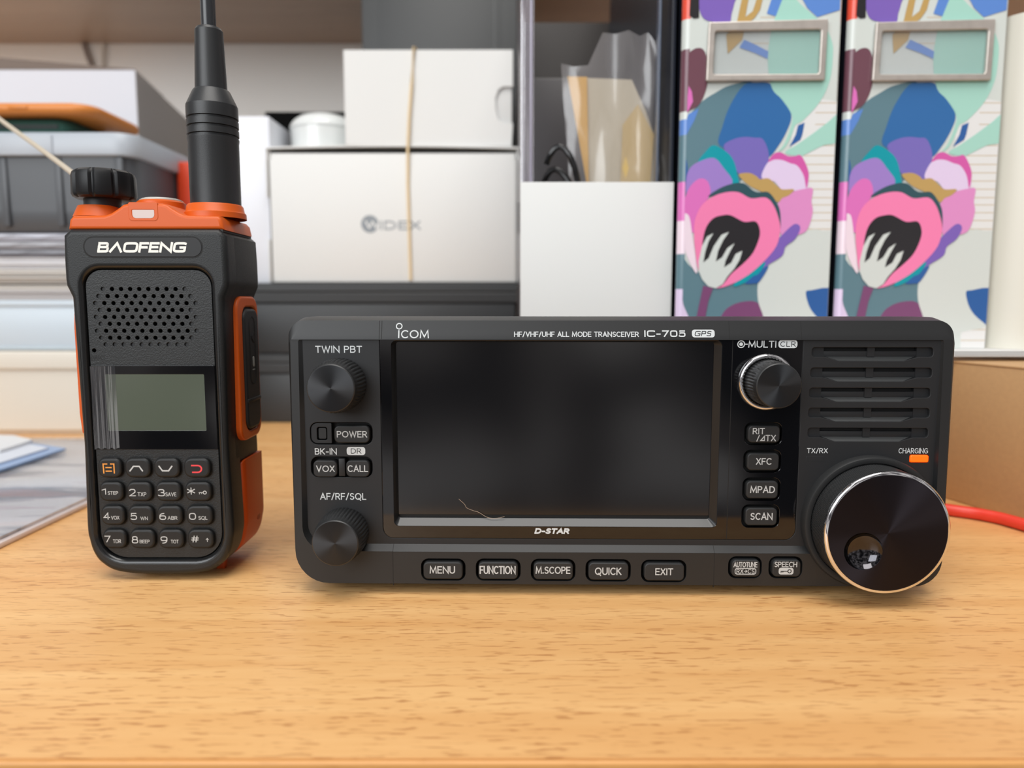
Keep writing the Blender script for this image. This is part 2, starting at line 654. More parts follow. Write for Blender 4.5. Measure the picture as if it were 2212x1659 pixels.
xl = avgx((622, 740), (636, 1190))
xr = avgx((2063, 750), (2042, 1079))
zt6 = FR.p(1342, 684.5, 6)[1]
zt0 = FR.p(1342, 692.5, 0)[1]
zband = FR.p(1200, 733, -2)[1]
zbot = FR.p(1100, 1268, -2)[1]
BX = [FR.p(p, 1230, -2)[0] for p in (849, 1542.5, 1762)]
pl0, pl1, pl2 = BX
A = [(5, 5, 9, 11), (5, 5, 9, 11), (5, 5, 9, 11), (3, 3, 9, 11), (.8, .8, 8.2, 10.2)]
Lp = [rr(xl, xr, zbot, zt6, A[0], 8, BX), rr(xl, xr, zbot, zt6, A[1], 8, BX), rr(xl, xr, zbot, zt0, A[2], 8, BX),
      rr(xl + .25, xr - .25, zbot + .25, zt0 + (zband - zt0) * .7, A[3], 8, BX),
      rr(xl + .9, xr - .9, zbot + .9, zband, A[4], 8, BX)]
Yp = [16, 6, .9, -.10, -2]
mx0, mx1 = avgx((643, 740), (651, 1040), -1.3), avgx((2042, 736), (2030, 948), -1.3)
nx0, nx1 = avgx((654, 740), (662, 1040)), avgx((2033, 736), (2021, 948))
mz0, nz0 = FR.p(1200, 1193, -2)[1], FR.p(1200, 1176.5, 0)[1]
M0 = rr(mx0, mx1, mz0, zband - .25, (.6, .6, 6, 7.5), 8, BX)
M1 = rr(nx0, nx1, nz0, zband - .1, (.5, .5, 5, 6), 8, BX)
TOPY = -.55                                 # the band above the screen stands out less than the lower strip
loops = [[(x, TOPY if y == -2 and z > zband - 4 else y, z) for x, z in lp] for lp, y in zip(Lp + [M0, M1], Yp + [-2, 0])]
MB().loft(loops, skip=lambda c: pl0 + .01 < c.x < pl2 - .01 and abs(c.y + 2) < .01 and c.z < mz0 + .1).build('front_frame', BLACK_FRAME, rig, 24)
DEPTH = 76
MB().panel([rr(xl + 1.2, xr - 1.2, zbot + 1.0, zt6 - 1.6, (4, 4, 8, 10), 8)], 14, DEPTH - 14, 1.2, 3).build('case', BLACK_MATTE, rig)
for sx in (xl + 22, xr - 22):
    for yy in (24, 66):
        MB().lathe([(5, 0), (5, zbot + 1.2)], (sx, yy, 0)).build('foot', BLACK_RUBBER, rig)
MB().panel([rr(xl + 2, xr - 2, zbot + 1.5, zband - 1, (4, 4, 8, 10), 8)], 2.6, 12.4).build('inner_chassis', BLACK_DEEP, rig)

# matte front panel with its pockets, glossy centre plate, speaker slots
gx0, gx1 = avgx((820, 694), (826, 1137)), avgx((1735, 739), (1719, 1143))
gz0 = FR.p(1200, 1164)[1]
glossy_hole = rr(gx0, gx1, gz0, zband - .12, (.2, .2, 3.4, 3.4), 6)
P_pow = FR.rect(670, 912.5, 804.5, 960.5)
P_vox = FR.rect(672, 986.5, 804.5, 1031)
slots, lips = [], []
for (ya, yb, xa, xb) in ((750.5, 771, 1754, 2016), (794.5, 815.5, 1751, 2013), (838, 859, 1748.5, 2009.5), (881.6, 902, 1746.5, 2008),
                         (924.5, 945, 1745, 2004.5)):
    q = FR.rect(xa, ya, xb, yb)
    lz = FR.p(1880, yb + 8.5)[1]
    la, lb = q[0] + (q[1] - q[0]) * .11, q[1] - (q[1] - q[0]) * .12
    lips.append((q, lz, la, lb))
    out = rr(q[0], q[1], q[2], q[3], .9, 4)
    k = len(out) - 5                         # before the bottom-left corner: notch for the lip
    out = out[:k] + [(lb, q[2]), (lb - 4.2, lz), (la + 4.2, lz), (la, q[2])] + out[k:]
    slots.append(out)
led_c = FR.rect(1965, 982.5, 2006, 999.5)
led_t = FR.rect(1741, 985.5, 1780, 998)
face = rr(nx0 - .4, nx1 + .4, nz0 - .3, zband - .1, .4, 3)
MB().panel([face, glossy_hole, rr(*P_pow, 2.2), rr(*P_vox, 2.2), rr(*led_c, .5)] + slots, 0, 2.2, 0.16, 1).build('front_panel', BLACK_MATTE, rig)
sp = MB()
for q, lz, la, lb in lips:                   # slanted sills under the slots and the bars inside them
    sl_ = MB()
    sl_.loft([[(la + 4.2, .05, lz), (lb - 4.2, .05, lz), (lb, 1.5, q[2] + .15), (la, 1.5, q[2] + .15)],
             [(la + 4.2, 2.2, lz), (lb - 4.2, 2.2, lz), (lb, 2.2, q[2] + .1), (la, 2.2, q[2] + .1)]], True, True)
    sl_.build('sill', mat('sill_lit_black', '#303233', .34), rig)  # lighter than the panel: light caught by the slope is in the colour
    zm = q[3] - (q[3] - q[2]) * .42
    sp.box(q[0] - .2, q[1] + .2, 1.3, 2.5, q[2] - .1, zm, .12)
    sp.box((q[0] + q[1]) / 2 - 1.1, (q[0] + q[1]) / 2 + 1.1, 1.0, 2.5, q[2], q[3] + .1)
    sp.box(q[0] - .2, la, 1.2, 2.5, q[2], q[3] + .1)
    sp.box(lb, q[1] + .2, 1.2, 2.5, q[2], q[3] + .1)
sp.build('speaker_grille', BLACK_MATTE, rig)

# glossy plate around the screen and the right key column
so = FR.rect(848.5, 736, 1553.5, 1137)
si = FR.rect(858, 739, 1537, 1119.5, 2.0)
keysR = [('RIT', 913, 961), ('XFC', 972, 1020.5), ('MPAD', 1032, 1081), ('SCAN', 1090, 1139)]
pock = [FR.rect(1608 - i * 2.0, a, 1688.5 - i * 2.0, b) for i, (_, a, b) in enumerate(keysR)]
so = (so[0], so[1], so[2], min(so[3], zband - .35))
MB().panel([rr(gx0 + .08, gx1 - .08, gz0 + .08, zband - .2, (.2, .2, 3.3, 3.3), 6), rr(*so, 1.5)] + [rr(*p, 2.0) for p in pock], -.12, 2.3, 0.12, 1
           ).build('gloss_plate', BLACK_GLOSS, rig)
MB().loft([[(x, -.1, z) for x, z in rr(*so, 1.6, 6)], [(x, 1.9, z) for x, z in rr(*si, .8, 6)], [(x, 2.4, z) for x, z in rr(*si, .8, 6)]]
          ).build('screen_bezel', mat('bezel_black', '#1b1c1d', 0.28), rig)
scr = MB().box(si[0] - .3, si[1] + .3, 2.25, 2.7, FR.p(1200, 1112, 2.25)[1], si[3] + .3).build('screen', mat('screen_glass', '#050507', 0.13, spec=.75), rig)
for px, py0, py1 in ((819, 694, 733), (824, 694, 733), (1576, 694, 733), (1732, 694, 733)):
    a, b = FR.p(px, 694)[0], zt0
    sm_ = MB().loft([[(a - .09, .87, zt0 - .05), (a + .09, .87, zt0 - .05)], [(a - .09, TOPY - .03, zband), (a + .09, TOPY - .03, zband)]], closed=False)
    sm_.build('seam', BLACK_DEEP, rig)
a = FR.p(1577.5, 900)[0]
seam = MB()
seam.box(a - .09, a + .09, -.14, 0, gz0 + .3, zband - .2)
seam.build('seam', BLACK_DEEP, rig)

# lower key strip: two plates with pockets
botk = [('MENU', 909.7, 1005.5, 1206.7, 1254), ('FUNCTION', 1028, 1124.5, 1206.9, 1254.3), ('M.SCOPE', 1146.7, 1243, 1207.3, 1255),
        ('QUICK', 1265, 1362.5, 1208, 1256), ('EXIT', 1385, 1482.5, 1209.3, 1257.5)]
PB = [FR.rect(a, c, b, d, -2) for _, a, b, c, d in botk]
smallk = [('AUTOTUNE', 1573, 1645.5, 1202, 1249), ('SPEECH', 1660.5, 1733, 1202, 1249)]
PS = [FR.rect(a, c, b, d, -2) for _, a, b, c, d in smallk]
z0s, z1s = zbot + .9, mz0
MB().panel([rr(pl0 + .08, pl1 - .06, z0s, z1s, .05, 2)] + [rr(*p, 2.3) for p in PB], -2.02, 2.2, .05, 1).build('key_strip', BLACK_FRAME, rig)
MB().panel([rr(pl1 + .06, pl2 + .3, z0s, z1s, .05, 2)] + [rr(*p, 2.3) for p in PS], -2.02, 2.2, .05, 1).build('key_strip', BLACK_FRAME, rig)
for a in (pl0, pl1):
    seam = MB()
    seam.loft([[(a - .07, -2.03, mz0), (a + .07, -2.03, mz0)], [(a - .07, -.03, nz0), (a + .07, -.03, nz0)]], closed=False)
    seam.box(a - .09, a + .09, -2.03, -1.5, z0s - .6, z1s)
    seam.build('seam', BLACK_DEEP, rig)


def key(p, inset, yf, yb, r=1.4, bev=.35, name='key_button', m=None):
    q = (p[0] + inset, p[1] - inset, p[2] + inset, p[3] - inset)
    return MB().panel([rr(*q, r)], yf, yb - yf, bev, 2).build(name, m or BLACK_RUBBER, rig), q


def legend(par, body, px, y, bold=.008, shear=0, name='legend', m=PRINT_GREY, space=.25):
    q = FR.rect(*px, y)
    return MB().text(body, q, y - .02, bold, shear, space).build(name, m, par)


legs = {'MENU': (928, 1223, 983, 1239), 'FUNCTION': (1036, 1222.5, 1114, 1240), 'M.SCOPE': (1157, 1224, 1232, 1239.5),
        'QUICK': (1285, 1226, 1342.5, 1242), 'EXIT': (1415.5, 1227.5, 1454, 1242.5)}
for (nm, *_), p in zip(botk, PB):
    o, q = key(p, .82, -3.0, 1.0)
    legend(o, nm, legs[nm], -3.0)
for (nm, *_), p in zip(smallk, PS):
    o, q = key(p, .8, -3.0, 1.0)
    if nm == 'AUTOTUNE':
        legend(o, nm, (1584.5, 1214, 1636, 1225.5), -3.0)
        fr_ = FR.rect(1587, 1227, 1633.5, 1241, -3.0)
        MB().panel([rr(*fr_, .8), rr(fr_[0] + .22, fr_[1] - .22, fr_[2] + .22, fr_[3] - .22, .6)], -3.04, .04).build('legend', PRINT_GREY, o)
        legend(o, 'RX→CS', (1591, 1229, 1630, 1238.8), -3.0, .004)
    else:
        legend(o, nm, (1673, 1213.5, 1722, 1225), -3.0)
        b_ = FR.rect(1682, 1226.5, 1714, 1241, -3.0)
        MB().panel([rr(*b_, .7)], -3.04, .04).build('legend', PRINT_GREY, o)
        kx0, kx1, kz = b_[0] + .6, b_[1] - .6, (b_[2] + b_[3]) / 2
        km = MB().panel([circ(kx1 - .6, kz, .62), circ(kx1 - .6, kz, .38)], -3.08, .04)
        km.box(kx0, kx1 - 1.15, -3.08, -3.04, kz - .12, kz + .12).box(kx0, kx0 + .22, -3.08, -3.04, kz - .5, kz)
        km.box(kx0 + .55, kx0 + .77, -3.08, -3.04, kz - .4, kz).build('legend', BLACK_MATTE, o)

# left column
pz = (P_pow[2], P_pow[3])
xm = FR.p(716, 936)[0]
o = MB().panel([rr(P_pow[0] + .15, xm, pz[0] + .3, pz[1] - .3, (1.9, .3, .3, 1.9)), rr(*FR.rect(684, 923, 706, 951.5), .6)], .35, 1.8, .12
               ).build('lamp_cover', BLACK_MATTE, rig)
w = FR.rect(684, 923, 706, 951.5)
MB().panel([rr(w[0] + .35, w[1] - .3, w[2] + .35, w[3] - .3, .5)], .7, 1.2, .15).build('lamp_window', BLACK_RUBBER, o)
for nm, kx, lg in (('POWER', (723, 918.5, 799.5, 956), (727.5, 931, 793, 945)), ):
    o, q = key(FR.rect(*kx), .05, -.9, 2.0, 1.5)
    legend(o, nm, lg, -.9)
for nm, kx, lg in (('VOX', (678, 993, 730, 1029.5), (683, 1005.5, 723, 1019.5)), ('CALL', (748.5, 993, 799.5, 1029.5), (751, 1005, 795, 1019.5))):
    o, q = key(FR.rect(*kx), .05, -.9, 2.0, 1.5)
    legend(o, nm, lg, -.9)
d_ = FR.rect(732.5, 988, 746, 1030)
MB().box(d_[0], d_[1], -.5, 2, d_[2] + .3, d_[3] - .3, .2).build('divider', BLACK_MATTE, rig)
for nm, lg in (('TWIN PBT', (681, 747, 782, 762)), ('BK-IN', (680, 968.3, 727.5, 982)), ('AF/RF/SQL', (691.5, 1065, 791, 1079.5))):
    legend(rig, nm, lg, 0, .006, name='lettering', m=PRINT)
b_ = FR.rect(749, 965.5, 789, 983)
MB().panel([rr(*b_, .8)], -.05, .04).build('badge', PRINT, rig)
legend(rig, 'DR', (758, 968.6, 780.5, 980), -.04, 0, name='lettering', m=BLACK_MATTE)

# right key column
legR = {'XFC': (1633, 989.5, 1667, 1004), 'MPAD': (1620.5, 1050, 1674, 1065), 'SCAN': (1621, 1108, 1669, 1123)}
for i, ((nm, a_, b_), p) in enumerate(zip(keysR, pock)):
    o, q = key(p, .85, -1.0, 2.2, 1.3)
    if nm == 'RIT':
        legend(o, 'RIT', (1626, 924.5, 1652, 938), -1.0)
        legend(o, '/', (1634, 940, 1641, 953), -1.0)
        legend(o, 'TX', (1653.5, 939.5, 1676, 953), -1.0)
        ta, tb = FR.p(1641, 952.5, -1.0), FR.p(1652.5, 939.5, -1.0)
        tri = [(ta[0], ta[1]), (tb[0], ta[1]), (tb[0], tb[1])]
        cx, cz = sum(t[0] for t in tri) / 3, sum(t[1] for t in tri) / 3
        cx, cz = cx + .1, cz - .1
        MB().panel([tri, [(cx + (x - cx) * .45, cz + (z - cz) * .45) for x, z in tri]], -1.04, .04).build('legend', PRINT_GREY, o)
    else:
        legend(o, nm, legR[nm], -1.0)
ic = FR.p(1601, 743.5, -.12)
im = MB().panel([circ(ic[0], ic[1], 1.15), circ(ic[0], ic[1], .86)], -.16, .03).panel([circ(ic[0], ic[1], .55)], -.16, .03)
im.box(ic[0] + 1.1, ic[0] + 1.95, -.16, -.13, ic[1] - .13, ic[1] + .13)
im.build('lettering', PRINT, rig)
legend(rig, 'MULTI', (1616.5, 736, 1677, 751), -.14, .006, name='lettering', m=PRINT)
MB().panel([rr(*FR.rect(1681.5, 734.5, 1722.5, 752, -.12), .9)], -.16, .03).build('badge', PRINT, rig)
legend(rig, 'CLR', (1685.5, 737.5, 1719, 749), -.155, 0, name='lettering', m=BLACK_MATTE, space=.3)

# speaker side: lettering, lamps
legend(rig, 'TX/RX', (1743, 968, 1788, 979), 0, .004, name='lettering', m=PRINT)
legend(rig, 'CHARGING', (1941, 968, 2004.5, 979.5), 0, .0, name='lettering', m=PRINT)
MB().panel([rr(*led_t, .4)], -.02, .3, .05).build('status_lamp', BLACK_MATTE, rig)
MB().panel([rr(led_c[0] + .1, led_c[1] - .1, led_c[2] + .1, led_c[3] - .1, .5)], -.25, 1.5, .3).build('charging_lamp', LED_ON, rig)

# lettering on the slanted band above the screen
sl = math.atan2(.9 - TOPY, zt0 - zband)            # the band leans back by this angle
BAND = Matrix.Translation((0, TOPY - .09, zband)) @ Matrix.Rotation(-sl, 4, 'X') @ FRONT


def band(px):
    """pixel box -> box on the slanted band, measured up the slope from its lower edge"""
    q = FR.rect(*px, .2)
    return q[0], q[1], (q[2] - zband) / math.cos(sl), (q[3] - zband) / math.cos(sl)


def band_text(body, px, bold, shear=0, m=PRINT, lift=0.0, name='lettering', k=2.0):
    MB().text(body, band(px), 0, bold, shear, k=k, M=Matrix.Translation((0, -lift, 0)) @ BAND).build(name, m, rig)


band_text('I', (860.5, 713, 864.2, 730), .01, .0, name='logo')
band_text('COM', (867, 713, 927, 730.5), .004, name='logo')
q = band((855, 698, 869.5, 711.5))
cx, cz, r_ = (q[0] + q[1]) / 2, (q[2] + q[3]) / 2, (q[1] - q[0]) / 2
MB().flat([circ(cx, cz, r_), circ(cx, cz, r_ * .68)], BAND).build('logo', PRINT, rig)
band_text('HF/VHF/UHF ALL MODE TRANSCEIVER', (1110.5, 716.3, 1379.5, 727.6), .014)
band_text('IC-705', (1391, 713.5, 1480, 727.6), .028, 0, k=4.0)
MB().flat([rr(*band((1494, 712, 1543, 728.7)), .8)], BAND).build('badge', PRINT, rig)
band_text('GPS', (1499, 715, 1537, 725.8), .012, .25, BLACK_MATTE, .05, k=4.0)
legend(rig, 'D-STAR', (1154.5, 1141, 1231.5, 1153.3), -.14, .062, .28, name='lettering', m=PRINT)


# knobs
def ribs(n, amp, h0, h1):
    return lambda a, r, h: amp * (0.5 + 0.5 * math.cos(n * a)) ** 0.6 if h0 <= h <= h1 else 0.0


def small_knob(base_px, Rb, Rf, H, ring=None):
    cx, cz = FR.p(*base_px)
    n = 48 * 6
    prof = [(Rb - .5, -.3), (Rb - .25, .4), (Rb - .35, H * .55), (Rb - .6, H * .7), (Rf + .35, H * .78), (Rf + .12, H - .25), (Rf - .15, H)]
    k = MB().lathe(prof, (0, 0, 0), 'Y', n, ribs(44, .32, .3, H * .72), True, False).build('knob', KNOB_SIDE, rig, 40, (cx, 0, cz))
    MB().lathe([(Rf - .15, H), (Rf - .35, H + .02), (.01, H + .02)], (0, 0, 0), 'Y', 96, None, False, True).build('knob_face', KNOB_FACE, k, 40)
    if ring:
        MB().lathe([(Rb + .15, -.2), (ring, -.1), (ring, 1.2), (ring - .5, 1.7), (Rb + .5, 1.7), (Rb + .15, 1.2), (Rb + .15, 0)], (0, 0, 0), 'Y', 96, None, False, False
                   ).build('knob_ring', CHROME, k, 60)
    return k


small_knob((735, 830), 8.0, 6.85, 11.2)
small_knob((743.5, 1148.5), 7.7, 6.75, 11.2)
small_knob((1654.3, 824.6), 6.75, 6.3, 11.6, 8.4)

tx, tz = FR.p(1881, 1129, -2)
HT = 10.6                                    # how far the dial stands out from the frame
dial = MB().lathe([(20.3, -2.4), (20.3, .6), (19.9, 1.1), (19.2, 1.2), (18.4, .9), (18.0, -.5)], (0, 0, 0), 'Y', 128, None, True, True
                  ).build('tuning_dial', BLACK_RUBBER, rig, 40, (tx, -2, tz))
rows, NK, NB = 44, 496, 62
loopsK = []
for j in range(rows + 1):
    h = -.2 + (HT - .7) * j / rows
    lp = []
    for i in range(NK):
        a = 2 * PI * i / NK
        d = .2 * (abs(math.sin(NB * a + PI * h / .9)) + abs(math.sin(NB * a - PI * h / .9))) - .12
        rad = 17.75 + d + .15 * j / rows
        lp.append((rad * math.cos(a), -h, rad * math.sin(a)))
    loopsK.append(lp)
MB().loft(loopsK, False, False).build('dial_grip', KNOB_SIDE, dial, 12)
MB().lathe([(17.6, HT - 1.3), (18.05, HT - 1.2), (18.1, HT - .55), (17.7, HT - .1), (17.1, HT), (16.95, HT - .3)], (0, 0, 0), 'Y', 160, None, False, False
           ).build('dial_ring', CHROME, dial, 70)
dx, dz = FR.p(1865, 1191, -2 - HT)
dx, dz = dx - tx, dz - tz
MB().panel([circ(0, 0, 17.0, 128), circ(dx, dz, 5.5, 64)], -HT, .3, .05).build('dial_face', DIAL_FACE, dial)
MB().lathe([(5.5, HT - .03), (5.2, HT - .5), (4.5, HT - 1.2), (3.4, HT - 1.85), (1.8, HT - 2.3), (.01, HT - 2.4)], (dx, 0, dz), 'Y', 64, None, False, True
           ).build('finger_dimple', mat('dimple_gloss', '#4a494c', 0.1, metal=1.0), dial, 80)

# a stray hair on the lower left of the screen
hp_ = [FR.p(x, y, 1.6) for x, y in ((991, 1079), (1003, 1090), (1008, 1098), (1022, 1104), (1034, 1107), (1050, 1116), (1064, 1119), (1078, 1118), (1090, 1115))]
hr = MB().tube(spline([(x, 2.1 - .3 * (i > 3) - .35 * (i > 4) - .25 * (i > 5), z) for i, (x, z) in enumerate(hp_)], 6), .055, 6).build('hair_strand', mat('hair', '#b09a84', 0.5), None)
hr.location, hr.rotation_euler = rig.location, rig.rotation_euler
tag(hr, 'fine stray hair clinging to the lower left of the dark screen', 'hair')

# ------------------------------------------------------------------ handheld radio
HX = at(331, 900, 230)[0]
FH = Frame((HX, 230, 0))
hh = thing('handheld_radio', 'black and orange handheld radio with antenna, keypad and small display standing on the desk', 'radio', (HX, 230, 0))


def hz(py, y=0.0):
    return FH.p(331, py, y)[1]


left_px = [(149, 494), (134, 508), (135.5, 560), (138, 603), (140, 617), (153, 643), (156, 680), (167, 820), (178, 960), (179.5, 994), (184.5, 1133),
           (190, 1168), (200, 1197), (218, 1219), (255, 1237), (331, 1243)]
halfo = [FH.p(x, y) for x, y in left_px]
k0 = 10                                      # the bottom corners run in a smooth curve
lowc = halfo[k0 - 1:] + [(-halfo[-2][0], halfo[-2][1])]
halfo = halfo[:k0] + [(v.x, v.y) for v in spline([(x, z, 0) for x, z in lowc], 5)][5:-5]
ztop = hz(488)
outl = [p for p in halfo[:-1] if p[0] < -.6] + [(0, halfo[-1][1])]
front_out = [(x, z) for x, z in outl] + [(-x, z) for x, z in outl[-2::-1]]
front_out = front_out[::-1]
wx = abs(FH.p(160, 740)[0])                  # half width at the waist
bx_ = abs(FH.p(186, 1110)[0])                # half width near the bottom
px0, px1 = FH.p(200.5, 870, 1.4)[0], -FH.p(200.5, 870, 1.4)[0]
pz1, pz0 = hz(583, 1.4), hz(1204, 1.4)
panel_o = rr(px0, px1, pz0, pz1, (5.2, 5.2, 8.5, 8.5), 8)
hole_o = rr(px0 - .25, px1 + .25, pz0 - .25, pz1 + .25, (5.4, 5.4, 8.7, 8.7), 8)
MB().panel([front_out, hole_o], 0, 11.6, 1.75, 5).build('front_shell', [BLACK_SHELL, mat('rim_gloss', '#141516', .22)], hh, 40)
shell = [o_ for o_ in hh.children if o_.name.startswith('front_shell')][0]
for pl in shell.data.polygons:               # the rounded rim of the face panel is polished
    c = pl.center / K
    if pl.normal.y > -.96 and px0 - 2 < c.x < px1 + 2 and pz0 - 2 < c.z < pz1 + 2 and c.y < 1.76:
        pl.material_index = 1
zcut = hz(984, 18)
up = [p for p in front_out if p[1] > zcut + 1]
xs_ = abs(FH.p(179.5, 990)[0])
inset = -.03
back_o = [(x - inset * (1 if x > 0 else -1), z) for x, z in up]
k_ = max(range(len(back_o)), key=lambda i: 0)
lowpts = sorted([p for p in back_o if p[0] > 0], key=lambda p: -p[1])
rightside = [(x, z) for x, z in lowpts]
back_poly = rightside + [(rightside[-1][0], zcut), (-rightside[-1][0], zcut)] + [(-x, z) for x, z in rightside[::-1]]
# the middle of the waist is scooped back to carry the side trims
MB().panel([back_poly], 5.4, 23.0, 1.75, 4).build('rear_shell', BLACK_SHELL, hh, 40)
low = [p for p in front_out if p[1] < zcut - .3]
lowR = sorted([p for p in low if p[0] > 0], key=lambda p: -p[1])
GB = .25
batt = [(-(lowR[0][0] + GB), zcut - .4)] + [(lowR[0][0] + GB, zcut - .4)] + [(x + GB, z) for x, z in lowR] + [(0, min(z for _, z in low) - .1)] + [(-x - GB, z) for x, z in lowR[::-1]]
bt = MB().panel([batt], 11.0, 20.0, 2.6, 4).build('battery', ORANGE_D, hh, 40)
MB().panel([rr(22.6, 25.4, 13.5, hz(1092, 25), 1.2, 5)], max(p[0] for p in batt) - .12, .3, 0, 2, M=RIGHT).build('groove', mat('groove_orange', '#8f3414', 0.5), bt)
for sx in (-9.5, 14.5):
    MB().box(sx - 1.4, sx + 1.4, 11.3, 14, 0, 3, .4).build('foot', ORANGE_D, hh)

# speaker panel with its holes, keypad panel
rows_ = [(108, 540, 1322, 10), (176, 498, 1378, 11), (243, 467, 1427, 12), (309, 512, 1380, 11), (376, 475, 1430, 12), (441, 520, 1387, 11),
         (508, 485, 1437, 12), (574, 525, 1388, 11), (638, 568, 1340, 10)]
holes, blind = [], []
for k, (zy, xa, xb, n) in enumerate(rows_):
    for i in range(n):
        px = 100 + (xa + (xb - xa) * i / (n - 1)) * .22604
        x, z = FH.p(px, 600 + zy * .22604, 1.4)
        holes.append(circ(x, z, .66, 12))
        if i in (0, n - 1) or k == len(rows_) - 1:
            blind.append((x, z))
mic = FH.p(100 + 457 * .22604, 600 + 695 * .22604, 1.4)
holes.append(circ(mic[0], mic[1], .66, 12))
dz1, dz0 = hz(789.5, 1.4), hz(970.5, 1.4)
dq = (px0 + .1, px1 - .1, dz0, dz1)
fp = MB().panel([panel_o, rr(*dq, .25, 2)] + holes, 1.4, 1.6, .08, 1).build('face_panel', BLACK_GRAIN, hh)
MB().box(px0, px1, 4.4, 5.2, pz0 + 2, pz1 - 2).build('speaker_backing', BLACK_DEEP, hh)
bl = MB()
for x, z in blind:
    bl.lathe([(.7, -1.1 - .8), (.7, -1.05 - .8), (.01, -1.05 - .8)], (x, 0, z), 'Y', 10, None, False, True)
bl.build('blind_hole', BLACK_MATTE, fp)
mq = FH.rect(100 + 428 * .22604, 600 + 742 * .22604, 100 + 560 * .22604, 600 + 788 * .22604, 1.4)
MB().text('MIC', mq, 1.36, .02).build('lettering', KEY_BLACK, hh)
NAME = rr(*FH.rect(179.5, 510.5, 438.5, 557.5), 3.2, 8)
ins = rr(*[a + b for a, b in zip(FH.rect(179.5, 510.5, 438.5, 557.5), (.35, -.35, .35, -.35))], 2.9, 8)
np_ = MB().panel([ins], -.12, .4, .15, 1).build('name_plate', BLACK_MATTE, hh)
MB().panel([NAME, ins], -.03, .2, .0, 1).build('groove', BLACK_DEEP, np_)
MB().text('BΛOFENG', FH.rect(209.5, 523, 404, 545.5, -.12), -.15, .045, .22, .2, k=5.0).build('lettering', mat('cream_print', '#ebe7df', 0.5), np_)

# display
lq = FH.rect(231, 808.5, 444, 930, 1.4)
MB().panel([rr(*dq, .3, 2), rr(*lq, .3, 2)], 1.12, 1.4, .06, 1).build('display_window', mat('window_gloss', '#0a0a0c', 0.05, coat=.2), hh)
MB().box(lq[0] - .1, lq[1] + .1, 1.16, 1.9, lq[2] - .1, lq[3] + .1).build('lcd', mat('lcd_grey_green', '#4e564b', 0.12, spec=.5, coat=.4), hh)
fl = []
nx_ = 26
for i in range(nx_ + 1):
    t = i / nx_
    x = dq[0] + .15 + (lq[0] + 3.2 - dq[0]) * t
    lift = .6 * (1 - t) ** 1.2 * (0.62 + .2 * math.cos(t * 13) + .18 * math.sin(t * 31 + 1)) + .03
    fl.append((x, lift, lift + .1 * math.sin(t * 9)))
MB().loft([[(x, 1.08 - b, dz0 + .3 + .8 * math.sin(3 * x) * .3) for x, a, b in fl], [(x, 1.1 - (a + b) / 2, (dz0 + dz1) / 2) for x, a, b in fl],
           [(x, 1.08 - a, dz1 - .2) for x, a, b in fl]], closed=False).build('protective_film', clear_film('peeling_film', '#cfd3da', .22, .03, .03), hh, 80)

# keypad
cols = [[(213.6, 264.5), (272, 326.6), (334.5, 389.8), (399, 455.5)], [(217, 268), (275.8, 330), (338, 392.8), (401.5, 458)],
        [(220.4, 271.3), (279, 333), (341, 395.5), (404, 460.5)], [(224, 275), (282.5, 336.5), (344, 398.7), (407, 463)]]
rowy = [(989, 1031), (1040, 1082), (1091.5, 1133.5), (1142.5, 1183.7)]
txt = [[None] * 4, [('1', 'STEP'), ('2', 'TXP'), ('3', 'SAVE'), ('*', 'key')], [('4', 'VOX'), ('5', 'WN'), ('6', 'ABR'), ('0', 'SQL')],
       [('7', 'TDR'), ('8', 'BEEP'), ('9', 'TOT'), ('#', '↑')]]
big = {'1': (398, 438, 555, 612), '2': (660, 722, 558, 628), '3': (935, 1000, 560, 628), '*': (1215, 1288, 545, 612), '4': (415, 475, 785, 850),
       '5': (672, 734, 788, 853), '6': (948, 1012, 788, 853), '0': (1232, 1298, 788, 852), '7': (425, 482, 1005, 1068), '8': (685, 745, 1010, 1078),
       '9': (960, 1026, 1012, 1080), '#': (1252, 1325, 1005, 1068)}
sml = {'STEP': (455, 554, 580, 614), 'TXP': (740, 824, 590, 628), 'SAVE': (1006, 1110, 592, 628), 'VOX': (487, 566, 816, 850), 'WN': (768, 838, 822, 855),
       'ABR': (1027, 1120, 818, 852), 'SQL': (1322, 1408, 818, 852), 'TDR': (505, 582, 1040, 1075), 'BEEP': (760, 855, 1044, 1077),
       'TOT': (1058, 1132, 1044, 1078), '↑': (1393, 1420, 1028, 1065)}
zk = .22604


def z4(a, y):                                # keypad drawing: corner pairs to a rectangle
    return FH.rect(130 + a[0] * zk, 930 + a[2] * zk, 130 + a[1] * zk, 930 + a[3] * zk, y)


